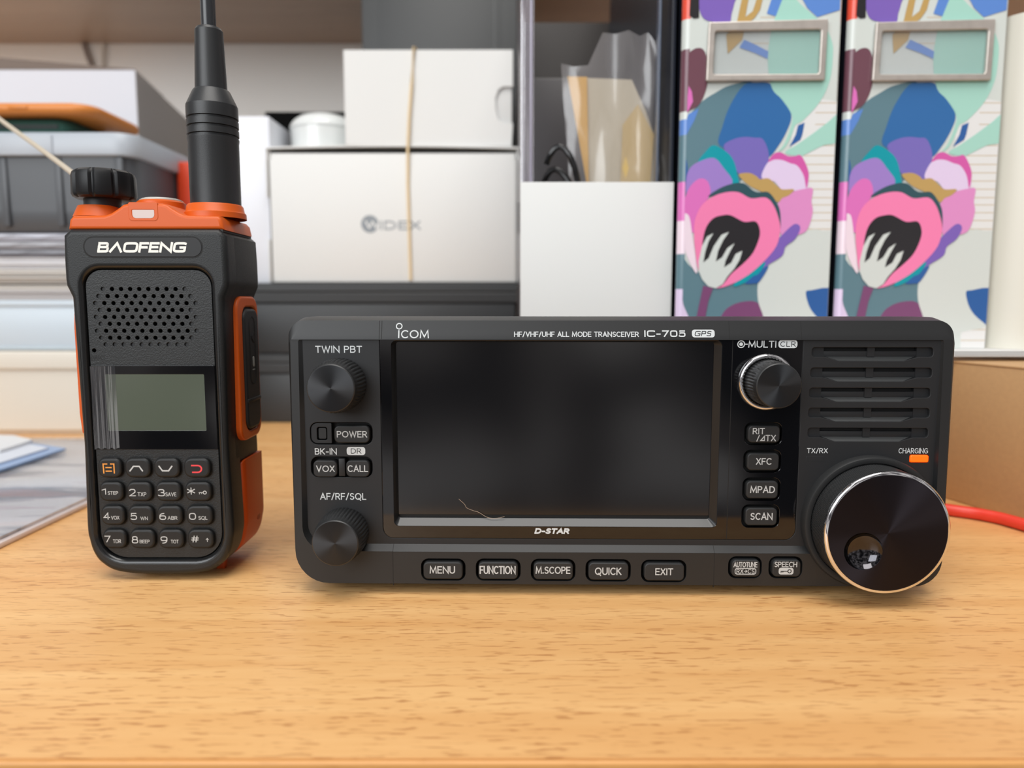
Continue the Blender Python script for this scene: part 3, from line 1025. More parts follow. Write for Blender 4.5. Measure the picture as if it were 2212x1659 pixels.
KF = -.15
for r_ in range(4):
    for c_ in range(4):
        x0, x1 = cols[r_][c_]
        q = FH.rect(x0, rowy[r_][0], x1, rowy[r_][1], 0.6)
        ko = MB().panel([rr(*q, 2.3, 6)], KF, 1.9, .75, 4).build('key', KEY_BLACK, hh, 50)
        g = .32
        MB().panel([rr(q[0] - g, q[1] + g, q[2] - g, q[3] + g, 2.6, 6), rr(q[0] - .02, q[1] + .02, q[2] - .02, q[3] + .02, 2.3, 6)], 1.385, .2).build('key_shade', BLACK_DEEP, ko)  # flat black ring painted as the shadow round the key
        if r_ == 0:
            def pt(zx, zy):
                return FH.p(130 + zx * zk, 930 + zy * zk, KF)

            def stroke(mb, pts, w=.19):
                sb_ = bmesh.new()
                ribbon(sb_, [pt(*p) for p in pts], w * 2)
                mb._merge(sb_, Matrix.Translation((0, KF - .03, 0)) @ FRONT)
            mb = MB()
            if c_ == 0:
                stroke(mb, [(445, 320), (410, 320), (418, 405)])
                stroke(mb, [(482, 320), (513, 320), (518, 405)])
                stroke(mb, [(438, 354), (487, 354)])
                stroke(mb, [(440, 388), (490, 388)])
                mb.build('legend', mat('orange_print', '#e0923a', .5), ko)
            elif c_ == 1:
                stroke(mb, [(668, 385), (700, 342), (755, 342), (786, 385)], .22)
                mb.build('legend', PRINT_GREY, ko)
            elif c_ == 2:
                stroke(mb, [(945, 342), (978, 385), (1036, 385), (1067, 342)], .22)
                mb.build('legend', PRINT_GREY, ko)
            else:
                arc = [(1258, 335), (1315, 335)] + [(1315 + 36 * math.sin(a * PI / 8), 367 - 32 * math.cos(a * PI / 8)) for a in range(1, 8)] + [(1315, 399), (1268, 399)]
                stroke(mb, arc, .24)
                mb.build('legend', mat('red_print', '#dd3f45', .5), ko)
        else:
            a, b = txt[r_][c_]
            MB().text(a, z4(big[a], KF), KF - .03, .0, k=3.0).build('legend', PRINT_GREY, ko)
            if b == 'key':
                e = pt(1382, 593)
                f = pt(1325, 600)
                km = MB().panel([circ(e[0], e[1], .62, 16), circ(e[0], e[1], .36, 16)], KF - .04, .05)
                km.box(f[0], e[0] - .55, KF - .04, KF, e[1] - .1, e[1] + .12).box(f[0] + .1, f[0] + .3, KF - .04, KF, e[1] - .55, e[1])
                km.box(f[0] + .8, f[0] + 1.0, KF - .04, KF, e[1] - .45, e[1]).build('legend', PRINT_GREY, ko)
            else:
                MB().text(b, z4(sml[b], KF), KF - .03, .004, k=3.0).build('legend', PRINT_GREY, ko)

# right side: orange trim round the jack cover; left side: orange talk bar
sz1, sz0 = hz(640, 17), hz(946, 17)
st = MB().panel([rr(8.0, 27.5, sz0, sz1, 5.0, 8), rr(12.6, 26.2, sz0 + 3.0, sz1 - 3.6, 4.0, 8)], wx + 1.3, 4.5, .7, 3, M=RIGHT).build('side_trim', ORANGE, hh, 50)
jc = MB().panel([rr(12.9, 25.6, sz0 + 3.3, sz1 - 4.2, 3.6, 8)], wx + 1.9, 5.5, .8, 3, M=RIGHT).build('jack_cover', BLACK_RUBBER, hh, 50)
ja, jb = hz(690, 19), hz(822, 19)
jm = MB().panel([rr(16.5, 22, jb - 1.2, ja + 1, 2.6, 8), rr(16.85, 21.65, jb - .85, ja + .65, 2.3, 8)], wx + 2.02, .15, 0, 2, M=RIGHT)
jm.build('groove', BLACK_DEEP, jc)
jm = MB().panel([[(18.2, hz(725, 19)), (19, hz(725, 19)), (20.4, hz(716, 19)), (20.4, hz(741, 19)), (19, hz(732, 19)), (18.2, hz(732, 19))]], wx + 2.1, .2, 0, 2, M=RIGHT)
jm.build('speaker_icon', KEY_BLACK, jc)
MB().panel([rr(18.8, 20.2, hz(792, 19), hz(770, 19), .65, 5)], wx + 2.15, .25, .08, 2, M=RIGHT).box(wx + 1.8, wx + 2.12, 18.6, 20.4, hz(799, 19), hz(797, 19)).build('microphone_icon', mat('icon_grey', '#8b8c88', .4), jc)
MB().box(wx + 1.5, wx + 2.15, 13.2, 25.3, hz(866, 19), hz(858, 19), .2).build('ridge', BLACK_RUBBER, jc)
lz1, lz0 = hz(652, 6), hz(945, 6)
MB().loft([[(-wx + 2, y, lz1 + 1.5), (-wx - 1.6, y, lz1 - 1), (-wx - 2.1, y, lz1 - 8), (-wx - 2.1, y, lz0 + 8), (-wx - 1.6, y, lz0 + 2), (-wx + 2, y, lz0 - 2)]
           for y in (4.2, 5.0, 13, 14)], True, True).build('talk_bar', ORANGE, hh)

# orange top cap, collars, knob, antenna
cz_ = hz(496, 1)
cp = [(-24.6, cz_)]
for px, py in ((149, 474), (156, 466), (225, 464.5), (238, 460), (254, 449.5), (264, 441.5), (276, 438.5), (313, 437.5)):
    cp.append(FH.p(px, py, 1.0))
c0 = FH.p(313, 460, 1.0)[0]
cp[0] = (FH.p(146, 495, 1.0)[0], cz_)
prof = cp + [(2 * c0 - x, z) for x, z in cp[-2::-1]]
cap = MB().panel([prof[::-1]], 1.0, 25.5, 1.1, 3).build('top_cap', ORANGE, hh, 40)
CX0, CX1 = prof[0][0], prof[-1][0]
MB().box(CX0 + .6, CX1 - .6, 1.6, 26.5, hz(500, 1), hz(490, 1)).build('cap_gasket', BLACK_MATTE, hh)
wq = FH.rect(285, 452.5, 333.5, 472, .9)
MB().panel([rr(wq[0] - 1.1, wq[1] + 1.1, wq[2] - .7, wq[3] + 2.2, (.6, .6, 1.2, 1.2), 4), rr(*wq, (.3, .3, 1.1, 1.1), 4)], .9, .6, .12, 2).build('lamp_surround', ORANGE, cap)
MB().panel([rr(wq[0] + .05, wq[1] - .05, wq[2] + .05, wq[3] - .05, (.3, .3, 1.1, 1.1), 4)], .95, .5, .1).build('indicator_lamp', mat('frosted_lens', '#c9b9b4', .35), cap)
fx, fz = FH.p(349, 437, 14)
MB().lathe([(7.6, -2.5), (7.4, -.4), (6.6, .2)], (fx, 14, fz), 'Z', 48, None, False, False).build('flashlight_ring', ORANGE, cap, 40)
MB().lathe([(6.7, -.6), (6.5, .45), (6.2, .5), (6.0, .75), (5.4, .8), (5.2, 1.0), (3, 1.15), (.01, 1.2)], (fx, 14, fz), 'Z', 48, None, False, True
           ).build('flashlight_lens', mat('lens_grey', '#b5b3ad', .3), cap, 30)
kx, kz = FH.p(216, 447, 13)
MB().lathe([(7.9, -3.6), (7.3, -2.2), (6.6, -.6), (6.3, 0), (5, .1)], (kx, 13, kz), 'Z', 48, None, False, True).build('collar', ORANGE, cap, 40)
ky, kw = FH.p(227, 432, 13), abs(FH.p(290, 410, 13)[0] - FH.p(163, 410, 13)[0]) / 2
kh = FH.p(227, 369, 13)[1] - ky[1]
MB().lathe([(5.5, -3.2), (5.5, .4)], (kx + 1.0, 13, ky[1]), 'Z', 40).build('knob_stem', BLACK_MATTE, hh)


def flute(a, r, h):
    c = math.cos(9 * a + .6)
    return -0.75 * max(0.0, c - .72) / .28 if .3 < h < kh - .4 else 0.0


MB().lathe([(kw - 1.4, 0), (kw - .4, .5), (kw, 1.4), (kw - .1, kh - 2.2), (kw - .5, kh - 1.0), (kw - 1.6, kh - .25), (kw - 3, kh)], (ky[0], 13, ky[1]), 'Z', 144, flute
           ).build('volume_knob', mat('knob_gloss', '#131416', .42, spec=.3), hh, 35)
ax, az = FH.p(467, 444, 13)
MB().lathe([(9.5, -4.4), (9.4, -2.7), (8.9, -2.2), (8.6, -.5), (8.2, 0), (6, .1)], (ax - .3, 13, az), 'Z', 56, None, False, True).build('collar', ORANGE, cap, 40)


def za(py):
    return FH.p(460, py, 13)[1]


def rad(xa, xb, py):
    return abs(FH.p(xb, py, 13)[0] - FH.p(xa, py, 13)[0]) / 2


r0, r1, r2, r3 = rad(413.5, 517, 400), rad(407.5, 514, 260), rad(425, 491, 190), rad(427, 485, 65)
ap = [(r0, za(447)), (r0, za(310)), (r1, za(304))]
for gy in (300, 281.5, 262.5):               # three grip rings
    ap += [(r1, za(gy + 1)), (r1 - .55, za(gy)), (r1 - .55, za(gy - 4)), (r1, za(gy - 5)), (r1, za(gy - 12))]
ap += [(r1, za(236)), (r1 - .05, za(231)), (r2 + .9, za(200)), (r2 + .55, za(196.5)), (r2, za(195)), (r3, za(68)), (r3 - .5, za(62)), (r3 - 1.2, za(60))]
an = MB().lathe([(r, z - az) for r, z in ap], (0, 0, 0), 'Z', 64).build('antenna', mat('antenna_rubber', '#222426', .42, bump=(3500, .4, .05)), hh, 14, (ax, 13, az))
rr_ = rad(438, 469, 30)
MB().lathe([(rr_, za(64) - az), (rr_ * .8, za(64) - az + 150), (rr_ * .7, za(64) - az + 153), (rr_ * .2, za(64) - az + 154)], (0, 0, 0), 'Z', 32).build('antenna_whip', mat('antenna_gloss', '#2c2e31', .25), an)

# ------------------------------------------------------------------ boxes behind the radios
def pbox(x0, y0, x1, y1, Y):                 # pixel rectangle on the upright plane Y: x0, x1, z0, z1
    ym, xm = (y0 + y1) / 2, (x0 + x1) / 2
    return at(x0, ym, Y)[0], at(x1, ym, Y)[0], at(xm, y1, Y)[1], at(xm, y0, Y)[1]


BKY = tab(590, 914)[1]                       # front of the two black boxes
bz = at(850, 611, BKY)[1]
bxa, bxb = at(470, 760, BKY)[0], at(1117, 660, BKY)[0]
BB = mat('box_black', '#27292b', .5, bump=(1500, .2, .05))
half = bz / 2
for i, lab in enumerate(('lower of two black boxes stacked flat, standing on the desk', 'upper of two black boxes, carrying the white carton with grey logo')):
    t = thing('storage_box', lab, 'box', ((bxa + bxb) / 2, BKY, i * half), 0, 'black boxes stacked behind the radios')
    w = (bxb - bxa) / 2
    MB().box(-w + 1, w - 1, 1.0, 88, 0.1, half - 15, 1.5).build('tray', BB, t)
    lid = MB()
    lid.loft([[(-w, y, z), (w, y, z)] for y, z in ((1.8, half - 15), (0, half - 14), (-.2, half - 8), (.6, half - 6.8), (-.4, half - 5.8), (-.2, half - 1.2), (1.2, half - .12), (89, half - .12))], closed=False)
    lid.box(-w, w, 1.2, 90, half - 15, half - .14, .8)
    lid.build('lid', BB, t)

WY = BKY + 3
q = pbox(579, 318, 1122, 607, WY)
q = (q[0], q[1], bz + .05, q[3])
wcx = (q[0] + q[1]) / 2
wb = thing('carton', 'wide white carton with grey logo print, held by a rubber band, on the black boxes', 'box', (wcx, WY, bz))
w, h = (q[1] - q[0]) / 2, q[3] - q[2]
bo = MB().box(-w + 1, w - 1, 1.2, 88, 0, 1.2, .3)
bo.box(-w + 1, w - 1, 1.2, 2.4, 0, h - 8, .3).box(-w + 1, -w + 2.2, 1.2, 88, 0, h - 1.4, .3).box(w - 2.2, w - 1, 1.2, 88, 0, h - 1.4, .3).box(-w + 1, w - 1, 86.8, 88, 0, h - 1.4, .3)
bo.build('body', WHITE_CARD, wb)
MB().box(-w + 3.2, w - 3.0, 0, 1.2, .7, h - 4.2, .4).build('front_flap', WHITE_CARD, wb)
lidp = []
for i in range(21):
    t = i / 20
    lidp.append((-w + 2 * w * t, 1.6 * math.sin(PI * t)))
MB().loft([[(x, -.6, h - 1.2 + b), (x, 88, h - 1.2 + b * .15), (x, 88, h + .1 + b * .15), (x, -.6, h + .1 + b)] for x, b in lidp], True, True).build('lid', WHITE_CARD, wb)
for x0, x1, za_, zb_ in ((-w - .7, -w + .9, 62, h + .2), (-w - .7, -w + .9, .4, 32), (w - 1.1, w + 1.0, 58, h - .2), (w - 1.1, w + 1.0, 0, 36)):
    MB().box(x0, x1, -.7, 20, za_, zb_, .7, 3).build('tab', WHITE_CARD, wb)
GREYINK = mat('grey_ink', '#868d93', .6)


def wx_(px, py):
    x, z = at(px, py, WY - .0)
    return x - wcx, z - bz


lx, lz_ = wx_(799, 484)
lg = MB().panel([circ(lx, lz_, 6.4, 40)], -.08, .06)
lg.build('logo', GREYINK, wb)
a, b = wx_(784, 474), wx_(826, 497)
MB().text('W', (a[0] + 1.5, b[0] - 1.5, b[1] + 1.2, a[1] - 1), -.12, .035).build('logo', WHITE_CARD, wb)
a, b = wx_(821, 474.5), wx_(909, 499)
MB().text('IDEX', (a[0], b[0], b[1] + .8, a[1] - .8), -.1, .02).build('lettering', GREYINK, wb)

# small white box on top, a little turned
q2 = pbox(744, 104, 1108, 318, WY - 1)
q2 = (q2[0], q2[1], q[3] + 1.2, q2[3])
sw, shh = q2[1] - q2[0], q2[3] - q2[2]
sb = thing('carton', 'smaller white box with thumb notch on top of the wide white carton', 'box', (q2[0], WY - 1, q2[2]), math.radians(1.5))
notch = [(sw, shh * .62), (sw - 7, shh * .62), (sw - 10.5, shh * .585), (sw - 12.5, shh * .5), (sw - 12.3, shh * .38), (sw - 10.5, shh * .28), (sw - 7, shh * .25), (sw, shh * .24)]
MB().panel([[(0, 0), (0, shh - 1.2), (sw, shh)] + notch + [(sw - .8, 0)]], 0, 1.6, .2).build('front_panel', WHITE_CARD, sb)
MB().box(0.2, sw - .7, 2.2, 74, 0, shh - 1.0, .3).build('body', WHITE_CARD, sb)

# rubber band round both
BAND_M = mat('rubber_band', '#dcc49a', .6)
bp = []
for px, py, Y in ((894, 103, WY - 2.0), (889, 180, WY - 2.0), (884, 250, WY - 2.0), (881, 318, WY - 2.4), (881, 400, WY - 1.2), (884, 500, WY - 1.2), (887, 608, WY - 1.2)):
    x, z = at(px, py, Y)
    bp.append((x, Y, z))
loop = [(bp[0][0] + 1, WY + 76, bp[0][2] + 1.2), (bp[0][0] + .3, WY + 4, bp[0][2] + 1.2), (bp[0][0], WY - 1.2, bp[0][2] + .8)] + bp[1:-1] + [(bp[-1][0], WY - .9, bp[-1][2] + 1)]
rb = MB().tube(loop, 1.05, 8).build('rubber_band', BAND_M)
tag(rb, 'tan rubber band stretched down over the two white cartons', 'rubber band')

# jar, slim white box, black box behind
jx, jz = at(700, 318, WY + 45)
jr = abs(at(770, 290, WY + 45)[0] - jx)
jar = thing('jar', 'white round plastic jar with domed lid on the wide white carton', 'jar', (jx, WY + 45, q[3] + .8))
jh = at(700, 283, WY + 45)[1] - q[3] - .8
jt = at(700, 251, WY + 45)[1] - q[3] - .8
WHITE_PL = mat('white_plastic', '#d4d7d6', .25, coat=.2)
MB().lathe([(jr - 3, 0), (jr - 1, .8), (jr - .6, jh)], (0, 0, 0), 'Z', 64).build('body', WHITE_PL, jar)
MB().lathe([(jr, jh - .2), (jr, jh + .4), (jr - .8, jh + 3), (jr - 3.2, jh + (jt - jh) * .55), (jr - 8, jh + (jt - jh) * .85), (jr - 14, jt), (.01, jt + .1)], (0, 0, 0), 'Z', 64, None, True, True
           ).build('lid', WHITE_PL, jar, 40)

SY = BKY + 8
s1 = at(585.5, 400, SY)[0]
s0 = at(470, 400, SY)[0]
sz = at(560, 251, SY)[1]
o = MB().box(s0, s1, SY, SY + 52, bz + .05, sz, .5).build('carton', mat('white_gloss_card', '#dcdfe6', .35))
tag(o, 'tall slim glossy white box beside the wide carton, partly behind the antenna', 'box')
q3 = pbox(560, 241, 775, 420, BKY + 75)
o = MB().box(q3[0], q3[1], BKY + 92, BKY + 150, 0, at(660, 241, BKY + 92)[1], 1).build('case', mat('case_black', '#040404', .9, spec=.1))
tag(o, 'black case behind the white jar', 'case')

# dark grey file box standing behind
DY = BKY + 105
q4 = pbox(781, 0, 1118, 110, DY)
db = thing('file_box', 'dark grey upright file box rising behind the smaller white box', 'box', (q4[0], DY, 0))
DG = mat('file_box_grey', '#303233', .5)
dw = q4[1] - q4[0]
MB().box(0, dw, 0, 130, 0, 352, 1.2).build('body', DG, db)
MB().box(14, dw - 14, -.5, .3, 8, 345, .25).build('front_panel', DG, db)
MB().box(dw - 20, dw - 19.2, -.8, -.2, 8, 345, .2).build('edge_strip', mat('edge_grey', '#4c4e4f', .4), db)

# ------------------------------------------------------------------ magazine file with bagged cards
MY = 352
m0, m1 = at(1124, 540, MY)[0], at(1455, 540, MY)[0]
mz = at(1290, 393, MY)[1]
mf = thing('magazine_file', 'white fronted magazine file with clear side, holding bagged cards', 'magazine file', (m0, MY, 0))
mw = m1 - m0
MB().box(0, mw - .5, 0, 1.6, 0, mz, .3).build('front_panel', WHITE_CARD, mf)
NAVY = mat('navy_panel', '#20242e', .3)
MB().panel([[(1.6, 0), (240, 0), (240, 300), (90, 300), (4, 300), (1.6, mz)]], mw - .6, 1.8, .2, M=RIGHT).build('side_panel', NAVY, mf)
MB().box(mw - 6.5, mw - 5.6, 12, 20, mz - 40, 300, .3).build('edge_strip', mat('navy_edge', '#566072', .2), mf)
CLR = clear_film('clear_acrylic', '#b9b2bd', .16, .1, .30)
MB().box(.2, 1.4, 1.8, 240, 0.5, 300, .2).build('side_panel', CLR, mf)
MB().box(.1, 6.4, 4, 7.0, 0.5, 300, .6).build('edge_strip', CLR, mf)
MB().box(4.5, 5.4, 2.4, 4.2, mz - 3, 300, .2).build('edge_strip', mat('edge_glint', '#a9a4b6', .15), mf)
MB().box(1, mw - 2, 232, 240, 0.3, 300, .4).build('back_panel', mat('back_brown', '#241e1b', .6), mf)
MB().box(1, mw - 2, 1, 240, 0.0, 2).build('bottom_panel', NAVY, mf)
db2 = MB().box(m0 + 3, m1 - 8, MY + 120, MY + 200, 2.2, at(1280, 168, MY + 120)[1], 1).build('folder', mat('folder_grey', '#3a3638', .35))
tag(db2, 'dark grey folder standing at the back inside the magazine file', 'folder')


def onp(pts, Y):
    return [at(px, py, Y) for px, py in pts]


BY = MY + 26
bag = thing('plastic_bag', 'crumpled clear plastic bag with yellow and cream cards in the magazine file', 'bag', (m0 + mw / 2, BY, 2))
OFS = (-(m0 + mw / 2), -2)


def sh2(pts):
    return [(x + OFS[0], z + OFS[1]) for x, z in pts]


MB().panel([sh2(onp([(1226, 165), (1268, 166), (1272, 392), (1285, 500), (1285, 640), (1300, 640), (1278, 500), (1265, 392)][:4] + [(1285, 640), (1278, 640), (1268, 400)], BY))], 0, .5).build('yellow_card', mat('card_yellow', '#d9a32c', .55), bag)
MB().panel([sh2(onp([(1268, 168), (1365, 172), (1395, 240), (1416, 300), (1408, 640), (1283, 640), (1271, 392)], BY + 1))], 1.2, .5).build('cream_card', mat('card_cream', '#c3b79d', .55), bag)
MB().panel([sh2(onp([(1345, 270), (1378, 225), (1412, 290), (1405, 400), (1400, 640), (1345, 640), (1340, 400)], BY - .6))], -.6, .3).build('cream_card', mat('card_straw', '#c9ab6a', .5), bag)
fm = []
gx = [1212, 1240, 1270, 1302, 1330, 1356, 1382, 1402, 1416, 1426]
tops = [(137), (140), (142), (70), (72), (70), (78), (66), (92), (165)]
FILMM = clear_film('poly_film', '#d2cccc', .06, .2, .18)
for j in range(9):
    row = []
    for i, px in enumerate(gx):
        t = j / 8
        bot = at(px + (40 - i * 3.2) * .9 if px < 1300 else px - 6, 640, BY - 3)
        top = at(px, tops[i], BY - 3)
        x, z = top[0] + (bot[0] - top[0]) * t, top[1] + (bot[1] - top[1]) * t
        row.append((x + OFS[0], -3 + 2.2 * math.sin(i * 2.1 + j * .9) + 1.2 * math.sin(j * 2.3 + i), z + OFS[1]))
    fm.append(row)
MB().loft(fm, closed=False).build('film', FILMM, bag, 80)
ck = []
for i in range(80):
    t = i / 79
    ck.append((m0 + 14 + 9 * math.sin(t * 23) + 6 * t, MY + 14 + 5 * math.cos(t * 17), 95 + 62 * t + 9 * math.sin(t * 41)))
o = MB().tube(ck, 1.5, 8).build('cable', mat('cable_black', '#151516', .22))
tag(o, 'tangled glossy black cable in the left of the magazine file', 'cable')

# ------------------------------------------------------------------ floral binders on a white box
BINY = 345
rz_ = at(2090, 753, BINY)[1]
rx0, rx1 = at(1470, 752, BINY)[0], at(2212, 752, BINY)[0] + 8
o = MB().box(rx0 - 2, rx1, BINY + 7, BINY + 270, 0, rz_ - 2.7, 1).build('carton', mat('white_lid_card', '#f0efec', .6))
tag(o, 'flat white box under the floral binders, mostly hidden by the desktop radio', 'box')
sk = MB()
for k in range(5):
    sk.box(rx0 + 1 + (k * 7) % 4, rx1 + 3 - (k * 5) % 4, BINY - 15 + (k * 3) % 5, BINY + 195, rz_ - 2.6 + k * .5, rz_ - 2.14 + k * .5)
o = sk.build('paper_stack', mat('paper_white', '#dcdcdb', .6))
tag(o, 'thin stack of white paper sticking out from under the floral binders', 'paper')
b0 = (at(1475, 100, BINY)[0] + at(1462, 650, BINY)[0]) / 2
b1 = (at(1813, 60, BINY)[0] + at(1797, 600, BINY)[0]) / 2
BW = b1 - b0
BH = 298
ZS = .42194
PAL = ['#ccd2cd', '#dededd', '#c8bba6', '#5d7d88', '#2f67a2', '#5b86cc', '#a2d0c2', '#7a5fb2', '#b9985c', '#252326', '#e0503a', '#6b4450', '#d86fb8',
       '#0795a2', '#9a7cc4', '#dcc9e6', '#cf5aa4', '#d98cc2', '#2f4f58', '#ee7fae', '#cdd3cf', '#79476f', '#2d5c9c', '#ead7e2', '#7568b4']
AM = [mat('art_%d' % i, c, .3, coat=.15) for i, c in enumerate(PAL)]


def bl_(zx, zy):
    x, z = at(1440 + zx * ZS, zy * ZS, BINY)
    return x - b0, z - rz_


ART = [  # (colour, smooth, points) in the order they are laid over each other
    (20, 0, [(400, 1180), (868, 1180), (850, 1785), (400, 1785)]),
    (1, 0, [(640, 480), (880, 520), (868, 1180), (640, 1190)]),
    (1, 0, [(690, 1650), (870, 1650), (850, 1785), (690, 1785)]),
    (3, 1, [(60, 1000), (60, 690), (160, 540), (250, 475), (330, 436), (450, 428), (470, 600), (400, 900), (250, 1000)]),
    (3, 1, [(50, 1290), (140, 1380), (300, 1440), (470, 1400), (500, 1600), (520, 1800), (50, 1800), (66, 1500)]),
    (21, 1, [(250, 1690), (290, 1600), (340, 1560), (400, 1543), (455, 1545), (490, 1580), (525, 1680), (560, 1790), (400, 1800), (250, 1790)]),
    (20, 1, [(480, 1800), (500, 1650), (468, 1540), (470, 1440), (510, 1380), (600, 1300), (700, 1190), (800, 1185), (840, 1300), (840, 1640), (700, 1700)]),
    (22, 1, [(712, 1500), (740, 1486), (850, 1486), (850, 1660), (790, 1640), (735, 1580)]),
    (15, 1, [(30, 1488), (66, 1484), (85, 1560), (125, 1660), (140, 1790), (30, 1790)]),
    (5, 0, [(60, 610), (110, 585), (165, 556), (140, 620), (95, 690), (60, 700)]),
    (22, 1, [(60, 770), (92, 800), (108, 860), (98, 940), (60, 960)]),
    (4, 1, [(395, 436), (460, 424), (530, 430), (590, 500), (637, 586), (620, 660), (570, 750), (510, 810), (400, 790), (270, 745), (285, 650), (325, 540)]),
    (6, 1, [(605, -40), (700, 35), (800, 125), (845, 210), (850, 290), (835, 410), (785, 520), (700, 615), (660, 640), (640, 690), (605, 755), (572, 775), (600, 740),
            (632, 660), (640, 590), (590, 510), (540, 455), (518, 340), (524, 220), (555, 90)]),
    (6, 1, [(606, 782), (660, 745), (740, 690), (820, 630), (880, 590), (880, 720), (800, 745), (720, 785), (680, 800)]),
    (22, 0, [(628, 752), (660, 690), (672, 642), (706, 628), (694, 690), (684, 716)]),
    (5, 0, [(680, -30), (890, -30), (886, 52), (770, 88), (720, 42)]),
    (5, 0, [(512, 70), (545, -30), (602, -30), (575, 40), (558, 84)]),
    (7, 1, [(160, -40), (348, -40), (345, 20), (332, 70), (318, 118), (235, 112), (190, 96), (168, 50)]),
    (8, 0, [(390, -30), (424, -30), (408, 55), (402, 88), (440, 58), (468, -30), (497, -30), (478, 50), (450, 92), (405, 128), (385, 205), (312, 276), (304, 180), (360, 110)]),
    (9, 0, [(112, -30), (166, -30), (166, 92), (140, 96), (112, 82)]),
    (10, 0, [(84, -30), (122, -30), (104, 60), (88, 98)]),
    (11, 1, [(60, 420), (78, 330), (105, 280), (150, 248), (190, 258), (210, 330), (206, 440), (170, 530), (120, 565), (60, 590)]),
    (12, 0, [(60, 520), (98, 500), (112, 440), (128, 470), (134, 520), (100, 580), (60, 600)]),
    (5, 0, [(372, 244), (396, 204), (450, 228), (520, 264), (516, 302), (450, 272)]),
    (24, 1, [(290, 752), (335, 716), (395, 702), (450, 706), (490, 712), (518, 770), (520, 830), (490, 915), (430, 905), (370, 892), (335, 830)]),
    (13, 1, [(160, 832), (200, 775), (242, 744), (310, 782), (345, 830), (362, 900), (368, 946), (320, 935), (285, 860), (230, 822)]),
    (14, 1, [(100, 920), (120, 860), (170, 826), (242, 810), (290, 860), (335, 940), (220, 1000), (110, 1000)]),
    (12, 1, [(70, 1100), (95, 1010), (120, 955), (165, 916), (208, 928), (222, 995), (170, 1080), (140, 1190), (90, 1150)]),
    (23, 1, [(66, 1120), (110, 1100), (130, 1200), (150, 1340), (150, 1400), (96, 1290)]),
    (15, 1, [(486, 912), (505, 850), (540, 815), (600, 806), (660, 836), (715, 890), (724, 950), (700, 970), (600, 978), (550, 930)]),
    (16, 1, [(518, 830), (545, 790), (580, 780), (620, 800), (655, 800), (685, 796), (715, 850), (726, 900), (714, 965), (700, 900), (668, 850), (630, 836), (590, 820), (550, 818)]),
    (17, 1, [(572, 1030), (640, 985), (700, 968), (746, 966), (740, 1030), (746, 1090), (715, 1180), (660, 1205), (600, 1220), (575, 1160)]),
    (7, 1, [(470, 1350), (560, 1235), (640, 1155), (672, 1150), (682, 1175), (655, 1225), (608, 1262), (590, 1310), (520, 1355), (470, 1400)]),
    (22, 1, [(400, 1450), (440, 1410), (520, 1360), (475, 1440), (440, 1452)]),
    (13, 1, [(340, 1465), (385, 1400), (450, 1360), (505, 1345), (470, 1400), (440, 1415), (395, 1450)]),
    (8, 1, [(368, 898), (395, 886), (430, 888), (462, 905), (475, 918), (520, 914), (560, 948), (590, 970), (650, 970), (625, 1000), (590, 1015), (566, 1035), (500, 990), (420, 950)]),
    (18, 1, [(212, 1008), (270, 965), (340, 940), (395, 940), (440, 975), (470, 985), (520, 985), (560, 1035), (580, 1090), (576, 1180), (520, 1060), (430, 1020), (320, 990)]),
    (19, 1, [(138, 1200), (146, 1120), (180, 1050), (240, 1005), (310, 984), (370, 986), (430, 1016), (505, 1012), (545, 1050), (572, 1120), (580, 1180), (560, 1260), (500, 1335),
             (420, 1405), (330, 1455), (250, 1475), (190, 1440), (158, 1370), (146, 1290)]),
    (9, 1, [(178, 1290), (195, 1180), (235, 1120), (290, 1102), (330, 1104), (395, 1136), (452, 1134), (474, 1170), (472, 1220), (440, 1295), (390, 1350), (330, 1402), (275, 1466),
            (220, 1462), (185, 1390)]),
    (20, 0, [(162, 1340), (180, 1260), (205, 1212), (238, 1194), (214, 1235), (196, 1290), (186, 1345), (214, 1322), (240, 1260), (280, 1202), (318, 1188), (288, 1230), (262, 1285),
             (250, 1340), (282, 1318), (310, 1270), (346, 1246), (322, 1290), (300, 1335), (292, 1370), (330, 1345), (352, 1300), (386, 1284), (372, 1330), (345, 1375), (310, 1415),
             (285, 1455), (250, 1476), (212, 1466), (180, 1430), (164, 1390)]),
    (21, 0, [(186, 1462), (236, 1476), (212, 1540), (190, 1660), (172, 1790), (120, 1790), (150, 1630)]),
]
SLATS = [(760, 870, y) for y in (580, 640)] + [(745, 870, 530)] + [(700, 872, y) for y in (748, 800, 845, 888, 930, 972, 1015, 1052, 1092, 1132, 1176)] + [(690, 860, y) for y in (1690, 1745)] \
    + [(480, 560, 92), (430, 530, 225)]


def clip_x(pts, x0, x1):
    return [(min(max(x, x0), x1), z) for x, z in pts]


